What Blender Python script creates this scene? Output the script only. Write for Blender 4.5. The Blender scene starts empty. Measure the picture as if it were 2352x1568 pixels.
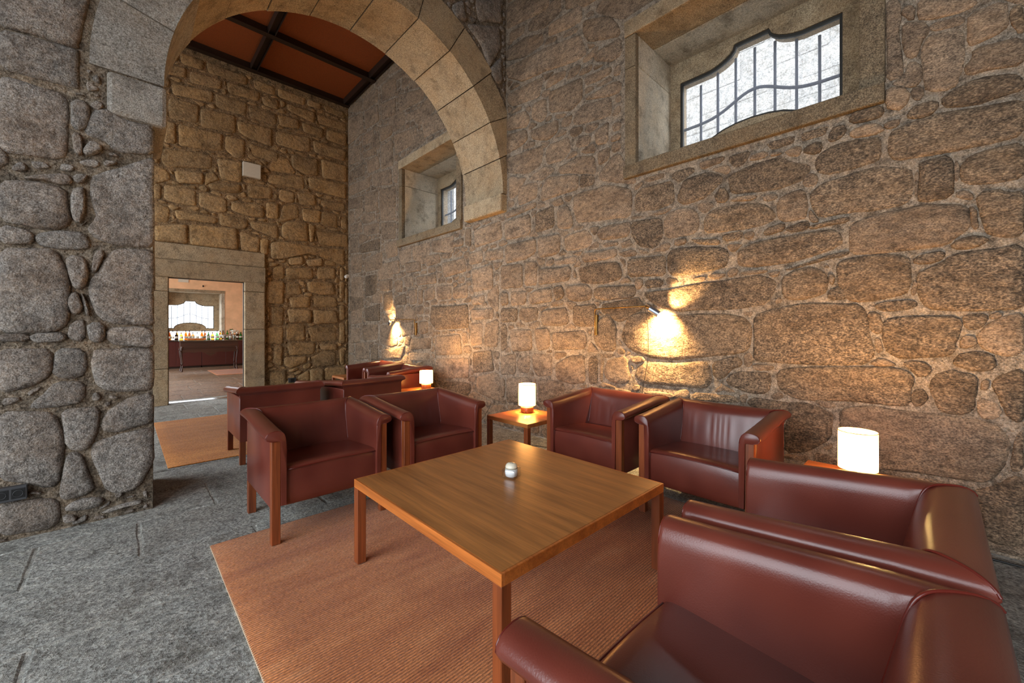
import bpy, bmesh, math, random
import numpy as np
from mathutils import Vector, Matrix, noise
random.seed(11)
R = random.Random(5)
sc = bpy.context.scene
COL = sc.collection
PI = math.pi

# ------------------------------------------------------------------ camera
FPX, YAW, HORIZON, EYE = 933.0, 0.7622, 756.3, 1.3      # measured on the 2352x1568 frame
cam_data = bpy.data.cameras.new('camera')
cam = bpy.data.objects.new('camera', cam_data)
COL.objects.link(cam)
cam.location = (0, 0, EYE)
cam.rotation_euler = (PI / 2, 0, -YAW)
cam_data.sensor_fit = 'HORIZONTAL'
cam_data.sensor_width = 36
cam_data.lens = FPX / 2352 * 36
cam_data.shift_y = -(784 - HORIZON) / 2352
cam_data.clip_start = 0.02
sc.camera = cam

# ------------------------------------------------------------------ world, exposure
world = bpy.data.worlds.new('overcast_sky')
sc.world = world
world.use_nodes = True
bg = world.node_tree.nodes['Background']
bg.inputs[0].default_value = (0.86, 0.93, 1.0, 1)
bg.inputs[1].default_value = 3.7
sc.view_settings.view_transform = 'Standard'
sc.view_settings.look = 'None'
sc.view_settings.gamma = 1.0
sc.view_settings.use_curve_mapping = False
sc.view_settings.exposure = 1.05
sc.cycles.use_denoising = True
sc.cycles.adaptive_threshold = 0.02
sc.cycles.max_bounces = 7
sc.cycles.diffuse_bounces = 4
sc.cycles.glossy_bounces = 3
sc.cycles.transmission_bounces = 5
sc.cycles.transparent_max_bounces = 8
sc.cycles.sample_clamp_indirect = 4.0
sc.cycles.caustics_reflective = False
sc.cycles.caustics_refractive = False


def portal(name, loc, rot, sx, sy):
    """daylight portal set in a real opening: it only guides the sampling of the sky"""
    d = bpy.data.lights.new(name, 'AREA')
    d.shape = 'RECTANGLE'; d.size = sx; d.size_y = sy
    d.cycles.is_portal = True
    o = bpy.data.objects.new(name, d); COL.objects.link(o)
    o.location = loc; o.rotation_euler = rot


WX = 3.65          # face of the window wall
AY0, AY1 = 3.94, 4.70   # arch wall
FY = 9.16          # face of the door wall
CEIL = 6.40
LX = -3.6          # wall opposite the windows
BY = -4.2          # wall behind the camera
# unseen openings of the daylight side, enlarged to brighten the rooms (y0, y1, z0, z1) in the wall at LX
LEFT_OPEN = [(-3.6, -0.5, 0.0, 4.9), (0.1, 3.3, 0.0, 4.9), (5.0, 8.9, 0.0, 5.9)]
for y0, y1, z0, z1 in LEFT_OPEN:
    portal('daylight_portal', (LX - 0.05, (y0 + y1) / 2, (z0 + z1) / 2), (0, -PI / 2, 0), z1 - z0, y1 - y0)
WIN = [(0.37, 2.05), (5.02, 6.70)]
WZ0, WZ1 = 2.93, 4.22
WDEEP = 4.45
for y0, y1 in WIN:
    portal('daylight_portal', (WDEEP + 0.06, (y0 + y1) / 2, 3.65), (0, PI / 2, 0), 1.05, 1.42)
portal('daylight_portal', (1.72, 18.62, 1.65), (-PI / 2, 0, 0), 1.7, 1.4)
portal('daylight_portal', (-1.65, 13.6, 1.6), (0, -PI / 2, 0), 3.1, 6.6)


# ------------------------------------------------------------------ pixel helpers
SA, CA = math.sin(YAW), math.cos(YAW)


def ray(px, py):
    u = (px - 1176) / FPX; v = (HORIZON - py) / FPX
    return SA + u * CA, CA - u * SA, v


def on_x(px, py, x=WX):
    r = ray(px, py); t = x / r[0]
    return t * r[1], EYE + t * r[2]


def on_y(px, py, y):
    r = ray(px, py); t = y / r[1]
    return t * r[0], EYE + t * r[2]


def on_z(px, py, z=0.0):
    r = ray(px, py); t = (z - EYE) / r[2]
    return t * r[0], t * r[1]


# ------------------------------------------------------------------ materials
def new_mat(name):
    m = bpy.data.materials.new(name); m.use_nodes = True
    nt = m.node_tree
    for n in list(nt.nodes): nt.nodes.remove(n)
    out = nt.nodes.new('ShaderNodeOutputMaterial')
    p = nt.nodes.new('ShaderNodeBsdfPrincipled')
    nt.links.new(p.outputs[0], out.inputs[0])
    return m, nt, p, out


def lin(c):
    return tuple((x / 255 / 12.92) if x / 255 <= 0.04045 else ((x / 255 + 0.055) / 1.055) ** 2.4 for x in c) + (1,)


def coords(nt, spread=40.0, stretch=(1, 1, 1)):
    tc = nt.nodes.new('ShaderNodeTexCoord')
    oi = nt.nodes.new('ShaderNodeObjectInfo')
    mul = nt.nodes.new('ShaderNodeMath'); mul.operation = 'MULTIPLY'; mul.inputs[1].default_value = spread
    nt.links.new(oi.outputs['Random'], mul.inputs[0])
    mp = nt.nodes.new('ShaderNodeMapping')
    mp.inputs['Scale'].default_value = stretch
    nt.links.new(tc.outputs['Object'], mp.inputs[0])
    add = nt.nodes.new('ShaderNodeVectorMath'); add.operation = 'ADD'
    nt.links.new(mp.outputs[0], add.inputs[0]); nt.links.new(mul.outputs[0], add.inputs[1])
    return add.outputs[0], oi.outputs['Random']


def noise_tex(nt, vec, scale, detail=3.0, rough=0.6):
    n = nt.nodes.new('ShaderNodeTexNoise')
    n.inputs['Scale'].default_value = scale; n.inputs['Detail'].default_value = detail
    n.inputs['Roughness'].default_value = rough
    nt.links.new(vec, n.inputs['Vector'])
    return n.outputs[0]


def ramp(nt, fac, stops):
    r = nt.nodes.new('ShaderNodeValToRGB')
    e = r.color_ramp.elements
    while len(e) < len(stops): e.new(0.5)
    for k, (p, c) in enumerate(stops):
        e[k].position = p; e[k].color = c
    nt.links.new(fac, r.inputs[0])
    return r.outputs[0]


def mixc(nt, fac, a, b, mode='MIX'):
    m = nt.nodes.new('ShaderNodeMix'); m.data_type = 'RGBA'; m.blend_type = mode
    for sock, val in ((m.inputs[0], fac), (m.inputs[6], a), (m.inputs[7], b)):
        if isinstance(val, (int, float)): sock.default_value = val
        elif isinstance(val, tuple): sock.default_value = val
        else: nt.links.new(val, sock)
    return m.outputs[2]


def bump(nt, height, dist, strength=1.0, normal=None):
    b = nt.nodes.new('ShaderNodeBump')
    b.inputs['Strength'].default_value = strength; b.inputs['Distance'].default_value = dist
    nt.links.new(height, b.inputs['Height'])
    if normal is not None: nt.links.new(normal, b.inputs['Normal'])
    return b.outputs[0]


def granite(name, dark, mid, light, stain, grain=85, rough=0.85, b1=0.006, b2=0.02, stain_amt=0.6, vary=0.2, stretch=(1, 1, 1), lump=16, fleck=22, mottle=0.5):
    m, nt, p, out = new_mat(name)
    vec, rnd = coords(nt, 40, stretch)
    g = noise_tex(nt, vec, grain, 3, 0.65)
    col = ramp(nt, g, [(0.36, lin(dark)), (0.5, lin(mid)), (0.66, lin(light))])
    s = noise_tex(nt, vec, 2.6, 4, 0.65)
    sf = ramp(nt, s, [(0.42, (0, 0, 0, 1)), (0.66, (stain_amt,) * 3 + (1,))])
    col = mixc(nt, sf, col, lin(stain), 'MULTIPLY') if False else mixc(nt, sf, col, mixc(nt, 0.55, col, lin(stain)))
    d = noise_tex(nt, vec, 5.5, 5, 0.7)
    df = ramp(nt, d, [(0.30, (0.5, 0.48, 0.46, 1)), (0.5, (1, 1, 1, 1)), (0.75, (1.15, 1.14, 1.12, 1))])
    col = mixc(nt, 1.0, col, df, 'MULTIPLY')
    k = noise_tex(nt, vec, fleck, 6, 0.72)
    kf = ramp(nt, k, [(0.34, (1 - mottle, 1 - mottle, 1 - mottle, 1)), (0.5, (1, 1, 1, 1)), (0.66, (1 + mottle * 0.8, 1 + mottle * 0.75, 1 + mottle * 0.65, 1))])
    col = mixc(nt, 1.0, col, kf, 'MULTIPLY')
    hv = nt.nodes.new('ShaderNodeMapRange')
    hv.inputs['To Min'].default_value = 1 - vary; hv.inputs['To Max'].default_value = 1 + vary * 0.6
    nt.links.new(rnd, hv.inputs[0])
    hs = nt.nodes.new('ShaderNodeHueSaturation')
    nt.links.new(hv.outputs[0], hs.inputs['Value']); nt.links.new(col, hs.inputs['Color'])
    nt.links.new(hs.outputs[0], p.inputs['Base Color'])
    p.inputs['Roughness'].default_value = rough
    p.inputs['Specular IOR Level'].default_value = 0.3
    l = noise_tex(nt, vec, lump, 4, 0.6)
    n1 = bump(nt, l, b2, 1.0)
    n2 = bump(nt, k, b1 * 2.2, 1.0, n1)
    n2 = bump(nt, g, b1, 1.0, n2)
    nt.links.new(n2, p.inputs['Normal'])
    return m


def plain(name, c, rough=0.5, metal=0.0, spec=0.5, coat=0.0, nb=None, vary=0.0):
    m, nt, p, out = new_mat(name)
    p.inputs['Base Color'].default_value = lin(c)
    p.inputs['Roughness'].default_value = rough; p.inputs['Metallic'].default_value = metal
    p.inputs['Specular IOR Level'].default_value = spec; p.inputs['Coat Weight'].default_value = coat
    vec, rnd = coords(nt)
    n = noise_tex(nt, vec, nb[0] if nb else 30, 3)
    col = mixc(nt, ramp(nt, n, [(0.3, (0, 0, 0, 1)), (0.7, (1, 1, 1, 1))]), tuple(x * (1 - vary) for x in lin(c)[:3]) + (1,), tuple(min(1, x * (1 + vary)) for x in lin(c)[:3]) + (1,))
    nt.links.new(col, p.inputs['Base Color'])
    if nb: nt.links.new(bump(nt, n, nb[1]), p.inputs['Normal'])
    return m


def wood(name, c1, c2, rough=0.35, axis=1, scale=1.0):
    m, nt, p, out = new_mat(name)
    st = [14.0, 14.0, 14.0]; st[axis] = 0.9
    vec, rnd = coords(nt, 20, tuple(s * scale for s in st))
    n = noise_tex(nt, vec, 1.3, 5, 0.62)
    st2 = [160.0, 160.0, 160.0]; st2[axis] = 5.0
    vec2, _ = coords(nt, 20, tuple(st2))
    f = noise_tex(nt, vec2, 1.0, 2, 0.5)
    col = ramp(nt, n, [(0.30, lin(c1)), (0.55, lin(c2)), (0.72, lin(tuple(min(255, x * 1.12) for x in c2)))])
    col = mixc(nt, 1.0, col, ramp(nt, f, [(0.3, (0.78, 0.78, 0.78, 1)), (0.6, (1.05, 1.05, 1.05, 1))]), 'MULTIPLY')
    nt.links.new(col, p.inputs['Base Color'])
    p.inputs['Roughness'].default_value = rough
    nt.links.new(bump(nt, f, 0.0006), p.inputs['Normal'])
    return m


def leather(name, c1, c2, rough=0.34):
    m, nt, p, out = new_mat(name)
    vec, rnd = coords(nt, 20)
    n = noise_tex(nt, vec, 5, 1, 0.4)
    col = ramp(nt, n, [(0.25, lin(c1)), (0.75, lin(c2))])
    hs = nt.nodes.new('ShaderNodeHueSaturation')
    mr = nt.nodes.new('ShaderNodeMapRange'); mr.inputs['To Min'].default_value = 0.9; mr.inputs['To Max'].default_value = 1.1
    nt.links.new(rnd, mr.inputs[0]); nt.links.new(mr.outputs[0], hs.inputs['Value']); nt.links.new(col, hs.inputs['Color'])
    nt.links.new(hs.outputs[0], p.inputs['Base Color'])
    p.inputs['Roughness'].default_value = rough
    p.inputs['Specular IOR Level'].default_value = 0.55
    g = noise_tex(nt, vec, 260, 2, 0.5)
    nt.links.new(bump(nt, g, 0.0006, 0.5), p.inputs['Normal'])
    return m


def glass_mat(name, tint=(1, 1, 1), gloss=0.07, glare_veil=0.0):
    """clear sheet or blown glass: mostly see-through with a faint reflection"""
    m, nt, p, out = new_mat(name)
    nt.nodes.remove(p)
    tr = nt.nodes.new('ShaderNodeBsdfTransparent'); tr.inputs[0].default_value = tint + (1,)
    gl = nt.nodes.new('ShaderNodeBsdfGlossy'); gl.inputs['Roughness'].default_value = 0.05
    mx = nt.nodes.new('ShaderNodeMixShader'); mx.inputs[0].default_value = gloss
    nt.links.new(tr.outputs[0], mx.inputs[1]); nt.links.new(gl.outputs[0], mx.inputs[2])
    last = mx.outputs[0]
    if glare_veil:
        tl = nt.nodes.new('ShaderNodeBsdfTranslucent'); tl.inputs[0].default_value = (.9, .93, 1, 1)
        m2 = nt.nodes.new('ShaderNodeMixShader'); m2.inputs[0].default_value = glare_veil
        nt.links.new(last, m2.inputs[1]); nt.links.new(tl.outputs[0], m2.inputs[2]); last = m2.outputs[0]
    nt.links.new(last, out.inputs[0])
    return m


def glow(name, c, strength, translucent=True):
    m, nt, p, out = new_mat(name)
    p.inputs['Base Color'].default_value = lin((240, 225, 190))
    p.inputs['Roughness'].default_value = 0.8
    p.inputs['Emission Color'].default_value = lin(c)
    p.inputs['Emission Strength'].default_value = strength
    if translucent:                       # brightest level with the bulb, fainter towards the rims
        tc = nt.nodes.new('ShaderNodeTexCoord'); sep = nt.nodes.new('ShaderNodeSeparateXYZ')
        nt.links.new(tc.outputs['Object'], sep.inputs[0])
        r = ramp(nt, sep.outputs[2], [(0.06, (0.4, 0.4, 0.4, 1)), (0.13, (1, 1, 1, 1)), (0.19, (0.8, 0.8, 0.8, 1)), (0.28, (0.22, 0.22, 0.22, 1))])
        mu = nt.nodes.new('ShaderNodeMath'); mu.operation = 'MULTIPLY'; mu.inputs[1].default_value = strength
        nt.links.new(r, mu.inputs[0]); nt.links.new(mu.outputs[0], p.inputs['Emission Strength'])
    return m


M = {}
M['stone_window'] = granite('warm_granite_stone', (90, 76, 63), (135, 115, 96), (171, 148, 123), (150, 118, 86), grain=150, b1=0.0035, b2=0.024, fleck=30, mottle=0.48, stretch=(1, 0.6, 1))
M['stone_weathered'] = granite('dark_weathered_granite_stone', (68, 57, 47), (112, 95, 78), (160, 137, 112), (132, 106, 78), grain=120, b1=0.004, b2=0.026, fleck=34, mottle=0.56, stretch=(1, 0.6, 1), vary=0.2)
M['mortar_window'] = granite('pale_lime_mortar', (108, 95, 80), (142, 127, 110), (166, 151, 134), (124, 102, 80), grain=120, b1=0.004, b2=0.03, stain_amt=0.4, vary=0)
M['stone_door'] = granite('tan_granite_stone', (126, 101, 71), (168, 137, 98), (196, 164, 120), (192, 144, 82), grain=130, fleck=30, mottle=0.4, b1=0.005, b2=0.03)
M['mortar_door'] = granite('tan_mortar', (104, 82, 56), (152, 124, 90), (176, 148, 112), (142, 106, 68), grain=60, b1=0.012, b2=0.05, vary=0)
M['stone_pier'] = granite('grey_granite_stone', (98, 90, 82), (138, 130, 122), (170, 164, 157), (136, 104, 74), grain=130, fleck=34, mottle=0.5, b1=0.005, b2=0.03)  # the cool daylight on the pillar is partly put into this grey
M['mortar_pier'] = granite('brown_grey_mortar', (92, 80, 66), (132, 118, 101), (156, 143, 127), (126, 98, 68), grain=70, b1=0.010, b2=0.05, vary=0)
M['ashlar'] = granite('dressed_granite', (110, 95, 75), (162, 142, 114), (192, 173, 143), (164, 128, 86), grain=130, b1=0.002, b2=0.005, vary=0.14, fleck=50, mottle=0.22)
M['ashlar_cool_lit'] = granite('cool_lit_dressed_granite', (104, 98, 90), (146, 140, 131), (176, 171, 163), (140, 116, 90), grain=130, b1=0.003, b2=0.008, vary=0.1, fleck=45, mottle=0.3)  # bluish daylight on the left arch stones is put into this grey
M['ashlar_dark'] = granite('weathered_dressed_granite', (76, 66, 52), (122, 106, 84), (154, 136, 110), (130, 100, 66), grain=130, b1=0.002, b2=0.006, vary=0.14, fleck=50, mottle=0.28)
M['ashlar_daylit'] = granite('daylit_dressed_granite', (160, 146, 126), (200, 186, 164), (224, 212, 192), (196, 166, 126), grain=130, b1=0.002, b2=0.005, vary=0.10, fleck=50, mottle=0.2)  # window light on the recess stones is put into this lighter tone
M['floor_stone'] = granite('bush_hammered_granite', (122, 122, 117), (164, 164, 158), (198, 199, 193), (150, 138, 120), grain=70, fleck=30, mottle=0.36, rough=0.7, b1=0.009, b2=0.016, vary=0.12, stain_amt=0.35)
M['floor_joint'] = granite('floor_joint_mortar', (140, 140, 134), (164, 163, 157), (180, 179, 173), (150, 142, 128), grain=120, b1=0.003, b2=0.01, vary=0)
M['bar_floor'] = granite('bar_room_granite', (86, 68, 54), (126, 102, 82), (160, 134, 110), (120, 86, 60), grain=80, rough=0.5, b1=0.003, b2=0.004, vary=0.12)
M['exterior'] = granite('exterior_granite', (112, 110, 106), (136, 135, 132), (154, 153, 151), (130, 122, 110), grain=30, b1=0.01, b2=0.04, vary=0.06, mottle=0.16, fleck=9)  # pale granite of the facade, lane and terrace
M['plaster'] = plain('ochre_plaster', (232, 184, 142), 0.9, spec=0.2, nb=(3.0, 0.01), vary=0.12)
M['white_plaster'] = plain('white_plaster', (205, 196, 184), 0.9, spec=0.2, nb=(4.0, 0.004), vary=0.05)
M['corten'] = plain('rusted_steel_sheet', (132, 66, 28), 0.6, 0.0, 0.4, nb=(90, 0.002), vary=0.25)
M['steel_dark'] = plain('dark_rusty_steel', (46, 30, 20), 0.5, 0.3, 0.5, nb=(60, 0.001), vary=0.3)
M['frame_steel'] = plain('dark_grey_steel', (52, 50, 46), 0.5, 0.4, 0.5, vary=0.1)
M['iron_bar'] = plain('wrought_iron', (84, 90, 106), 0.6, 0.1, 0.4, nb=(50, 0.002), vary=0.15)  # window glare over the bars is put into this lighter, bluish colour
M['steel_bright'] = plain('polished_steel', (200, 200, 200), 0.18, 1.0, 0.5, vary=0.05)
M['brass'] = plain('aged_brass', (150, 110, 55), 0.35, 0.9, 0.5, vary=0.12)
M['alu'] = plain('brushed_aluminium', (150, 158, 172), 0.3, 0.9, 0.5, vary=0.06)
M['leather'] = leather('oxblood_leather', (92, 40, 31), (114, 55, 43), 0.28)
M['leather_edge'] = leather('oxblood_piping', (84, 26, 20), (110, 40, 30), 0.3)
M['underside'] = plain('black_underside_cloth', (20, 16, 14), 0.95, vary=0.1)
M['wood_top'] = wood('oiled_hardwood_top', (132, 82, 38), (166, 108, 54), 0.3, axis=1)
M['wood_edge'] = wood('orange_hardwood', (150, 78, 30), (186, 106, 46), 0.35, axis=1)
M['wood_leg'] = wood('red_brown_hardwood', (96, 46, 22), (134, 68, 34), 0.38, axis=2)
M['wood_side'] = wood('cherry_hardwood', (134, 76, 36), (168, 102, 52), 0.3, axis=1)
M['wood_base'] = wood('turned_walnut', (70, 40, 20), (110, 64, 34), 0.35, axis=2)
M['wood_dark'] = wood('dark_mahogany', (40, 22, 15), (62, 34, 22), 0.45, axis=0)
M['cabinet'] = plain('maroon_lacquer', (74, 34, 30), 0.3, spec=0.5, vary=0.08)
M['glass'] = glass_mat('glare_veiled_pane', glare_veil=0.10)  # glare that washes out the grille is mixed into the pane as a veil
M['clear_glass'] = glass_mat('cast_glass', (0.93, 0.96, 0.97), 0.22)
M['glass_green_edge'] = glass_mat('green_edge_glass', (0.75, 0.95, 0.85), 0.3)
M['black'] = plain('black_cable', (18, 16, 14), 0.5, vary=0.1)
M['socket'] = plain('charcoal_plastic', (58, 58, 60), 0.45, vary=0.05)
M['socket_dark'] = plain('black_plastic', (16, 16, 17), 0.4, vary=0.05)
M['white'] = plain('off_white_panel', (206, 194, 174), 0.6, vary=0.04)
M['white_plastic'] = plain('white_plastic', (232, 228, 220), 0.4, vary=0.02)
M['ceramic'] = plain('ivory_glaze', (226, 218, 196), 0.2, vary=0.03)
M['wax'] = plain('white_wax', (240, 240, 240), 0.5, vary=0.02)
M['gilt'] = plain('dark_gilt_line', (70, 66, 40), 0.4, vary=0.1)
M['shade'] = glow('lit_fabric_shade', (255, 172, 84), 15.0, True)
M['shade_in'] = glow('lit_shade_lining', (255, 172, 84), 15.0, True)
M['bulb'] = glow('lamp_bulb', (255, 190, 110), 30.0, False)
M['rim'] = plain('shade_rim', (120, 84, 40), 0.6, vary=0.1)


# ------------------------------------------------------------------ mesh helpers
def obj(name, verts, faces, mat, parent=None, smooth=False):
    me = bpy.data.meshes.new(name)
    me.from_pydata([tuple(v) for v in verts], [], [tuple(f) for f in faces])
    me.materials.append(M[mat] if isinstance(mat, str) else mat)
    if smooth:
        me.polygons.foreach_set('use_smooth', [True] * len(me.polygons))
    me.update()
    o = bpy.data.objects.new(name, me); COL.objects.link(o)
    if parent is not None: o.parent = parent
    return o


def from_bm(name, bm, mat, parent=None, smooth=False):
    bmesh.ops.recalc_face_normals(bm, faces=bm.faces)
    me = bpy.data.meshes.new(name); bm.to_mesh(me); bm.free()
    me.materials.append(M[mat] if isinstance(mat, str) else mat)
    if smooth: me.polygons.foreach_set('use_smooth', [True] * len(me.polygons))
    o = bpy.data.objects.new(name, me); COL.objects.link(o)
    if parent is not None: o.parent = parent
    return o


def add_box(bm, x0, x1, y0, y1, z0, z1, bevel=0.0, seg=2):
    vs = [bm.verts.new((x, y, z)) for x in (x0, x1) for y in (y0, y1) for z in (z0, z1)]
    fs = [(0, 1, 3, 2), (4, 6, 7, 5), (0, 4, 5, 1), (2, 3, 7, 6), (0, 2, 6, 4), (1, 5, 7, 3)]
    faces = [bm.faces.new([vs[i] for i in f]) for f in fs]
    if bevel > 0:
        edges = {e for f in faces for e in f.edges}
        bmesh.ops.bevel(bm, geom=list(edges), offset=bevel, segments=seg, affect='EDGES', profile=0.5)


def box(name, x0, x1, y0, y1, z0, z1, mat, parent=None, bevel=0.0, seg=2, smooth=False):
    bm = bmesh.new(); add_box(bm, x0, x1, y0, y1, z0, z1, bevel, seg)
    return from_bm(name, bm, mat, parent, smooth)


def lathe(name, prof, mat, parent=None, n=32, loc=(0, 0, 0), smooth=True):
    """prof: list of (r, z) from bottom to top"""
    vs, fs = [], []
    for r, z in prof:
        for k in range(n):
            a = 2 * PI * k / n
            vs.append((loc[0] + r * math.cos(a), loc[1] + r * math.sin(a), loc[2] + z))
    for i in range(len(prof) - 1):
        for k in range(n):
            fs.append((i * n + k, i * n + (k + 1) % n, (i + 1) * n + (k + 1) % n, (i + 1) * n + k))
    if prof[0][0] > 1e-4: fs.append(tuple(range(n))[::-1])
    if prof[-1][0] > 1e-4: fs.append(tuple((len(prof) - 1) * n + k for k in range(n)))
    return obj(name, vs, fs, mat, parent, smooth)


def tube_geo(pts, r, n=8, cap=True):
    vs, fs = [], []
    P = [Vector(p) for p in pts]
    up = Vector((0, 0, 1))
    for i, p in enumerate(P):
        t = (P[min(i + 1, len(P) - 1)] - P[max(i - 1, 0)]).normalized()
        a = t.cross(up)
        if a.length < 1e-3: a = t.cross(Vector((0, 1, 0)))
        a.normalize(); b = t.cross(a)
        rr = r[i] if isinstance(r, (list, tuple)) else r
        for k in range(n):
            an = 2 * PI * k / n
            vs.append(p + a * rr * math.cos(an) + b * rr * math.sin(an))
    for i in range(len(P) - 1):
        for k in range(n):
            fs.append((i * n + k, i * n + (k + 1) % n, (i + 1) * n + (k + 1) % n, (i + 1) * n + k))
    if cap:
        fs.append(tuple(range(n))[::-1]); fs.append(tuple((len(P) - 1) * n + k for k in range(n)))
    return vs, fs


def tube(name, pts, r, mat, parent=None, n=8, smooth=True):
    vs, fs = tube_geo(pts, r, n)
    return obj(name, vs, fs, mat, parent, smooth)


def smooth_path(pts, it=3):
    P = [Vector(p) for p in pts]
    for _ in range(it):
        Q = [P[0]]
        for a, b in zip(P, P[1:]):
            Q += [a * 0.75 + b * 0.25, a * 0.25 + b * 0.75]
        Q.append(P[-1]); P = Q
    return P


def empty(name, loc=(0, 0, 0), rz=0.0, parent=None):
    o = bpy.data.objects.new(name, None); COL.objects.link(o)
    o.location = loc; o.rotation_euler = (0, 0, rz); o.empty_display_size = 0.1
    if parent is not None: o.parent = parent
    return o


def tag(o, label, cat, group=None, kind=None):
    o['label'] = label; o['category'] = cat
    if group: o['group'] = group
    if kind: o['kind'] = kind
    return o


def copy_tree(o, parent=None):
    c = o.copy(); COL.objects.link(c); c.parent = parent
    for ch in list(o.children): copy_tree(ch, c)
    return c


# ------------------------------------------------------------------ masonry
def poly_area(p):
    return 0.5 * sum(p[i][0] * p[(i + 1) % len(p)][1] - p[(i + 1) % len(p)][0] * p[i][1] for i in range(len(p)))


def resample(p, step, jit, rng, rounds=1):
    """cut the corners a little, then split long edges, so that blocks stay blocks"""
    P = [Vector(q) for q in p]
    for r in range(rounds):
        Q = []
        for i in range(len(P)):
            a, b = P[i], P[(i + 1) % len(P)]
            k = min(0.28, (0.028 if rounds == 1 else 0.05) / max((b - a).length, 1e-4))
            Q += [a.lerp(b, k), a.lerp(b, 1 - k)]
        P = Q
    out = []
    for i in range(len(P)):
        a, b = P[i], P[(i + 1) % len(P)]
        L = (b - a).length
        if L < 0.008: continue
        m = max(1, min(5, int(L / step)))
        for k in range(m):
            q = a.lerp(b, k / m)
            j = min(jit, L * 0.2)
            out.append(q + Vector((rng.uniform(-j, j), rng.uniform(-j, j))))
    return out if len(out) > 4 else P


def stone_geo(p, h, bev, rng, jit=0.004, rounds=1, sink=0.05):
    """a rough stone: outline in wall coordinates, face proud of the joint by h"""
    if poly_area(p) < 0: p = p[::-1]
    q = resample(p, 0.075, jit, rng, rounds)
    n = len(q)
    c = sum(q, Vector((0, 0))) / n
    size = math.sqrt(abs(poly_area([tuple(v) for v in q])))
    bev = min(bev, size * 0.13)
    tx, ty = rng.uniform(-0.02, 0.02), rng.uniform(-0.02, 0.02)
    vs, fs = [], []
    def ring(ins, w, nz):
        for v in q:
            d = c - v; L = max(d.length, 1e-5)
            v2 = v + d * min(0.9, ins / L)
            ww = w + rng.uniform(-nz, nz) + ((v2.x - c.x) * tx + (v2.y - c.y) * ty if w > 0 else 0)
            vs.append((v2.x, v2.y, ww))
    ring(0, -sink, 0)
    ring(0, h * 0.25, 0)
    ring(bev * 0.45, h * 0.8, h * 0.06)
    ring(bev * 1.3, h, h * 0.08)
    ring(size * 0.26, h * 1.06, h * 0.14)
    vs.append((c.x, c.y, h * 1.1))
    for r in range(4):
        for k in range(n):
            fs.append((r * n + k, r * n + (k + 1) % n, (r + 1) * n + (k + 1) % n, (r + 1) * n + k))
    for k in range(n):
        fs.append((4 * n + k, 4 * n + (k + 1) % n, 5 * n))
    return vs, fs


def inside(px, py, poly):
    res = np.zeros(px.shape, bool)
    n = len(poly)
    for i in range(n):
        x0, y0 = poly[i]; x1, y1 = poly[(i + 1) % n]
        if y0 == y1: continue
        cond = ((y0 > py) != (y1 > py)) & (px < (x1 - x0) * (py - y0) / (y1 - y0) + x0)
        res ^= cond
    return res


def pt_in(p, poly):
    return bool(inside(np.array([p[0]]), np.array([p[1]]), poly)[0])


def hull(pts):
    pts = sorted(set(pts))
    if len(pts) < 3: return pts
    def half(ps):
        h = []
        for p in ps:
            while len(h) >= 2 and (h[-1][0] - h[-2][0]) * (p[1] - h[-2][1]) - (h[-1][1] - h[-2][1]) * (p[0] - h[-2][0]) <= 0: h.pop()
            h.append(p)
        return h
    a = half(pts); b = half(pts[::-1])
    return a[:-1] + b[:-1]


def dilate(m):
    r = m.copy()
    r[1:] |= m[:-1]; r[:-1] |= m[1:]; r[:, 1:] |= m[:, :-1]; r[:, :-1] |= m[:, 1:]
    return r


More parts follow.
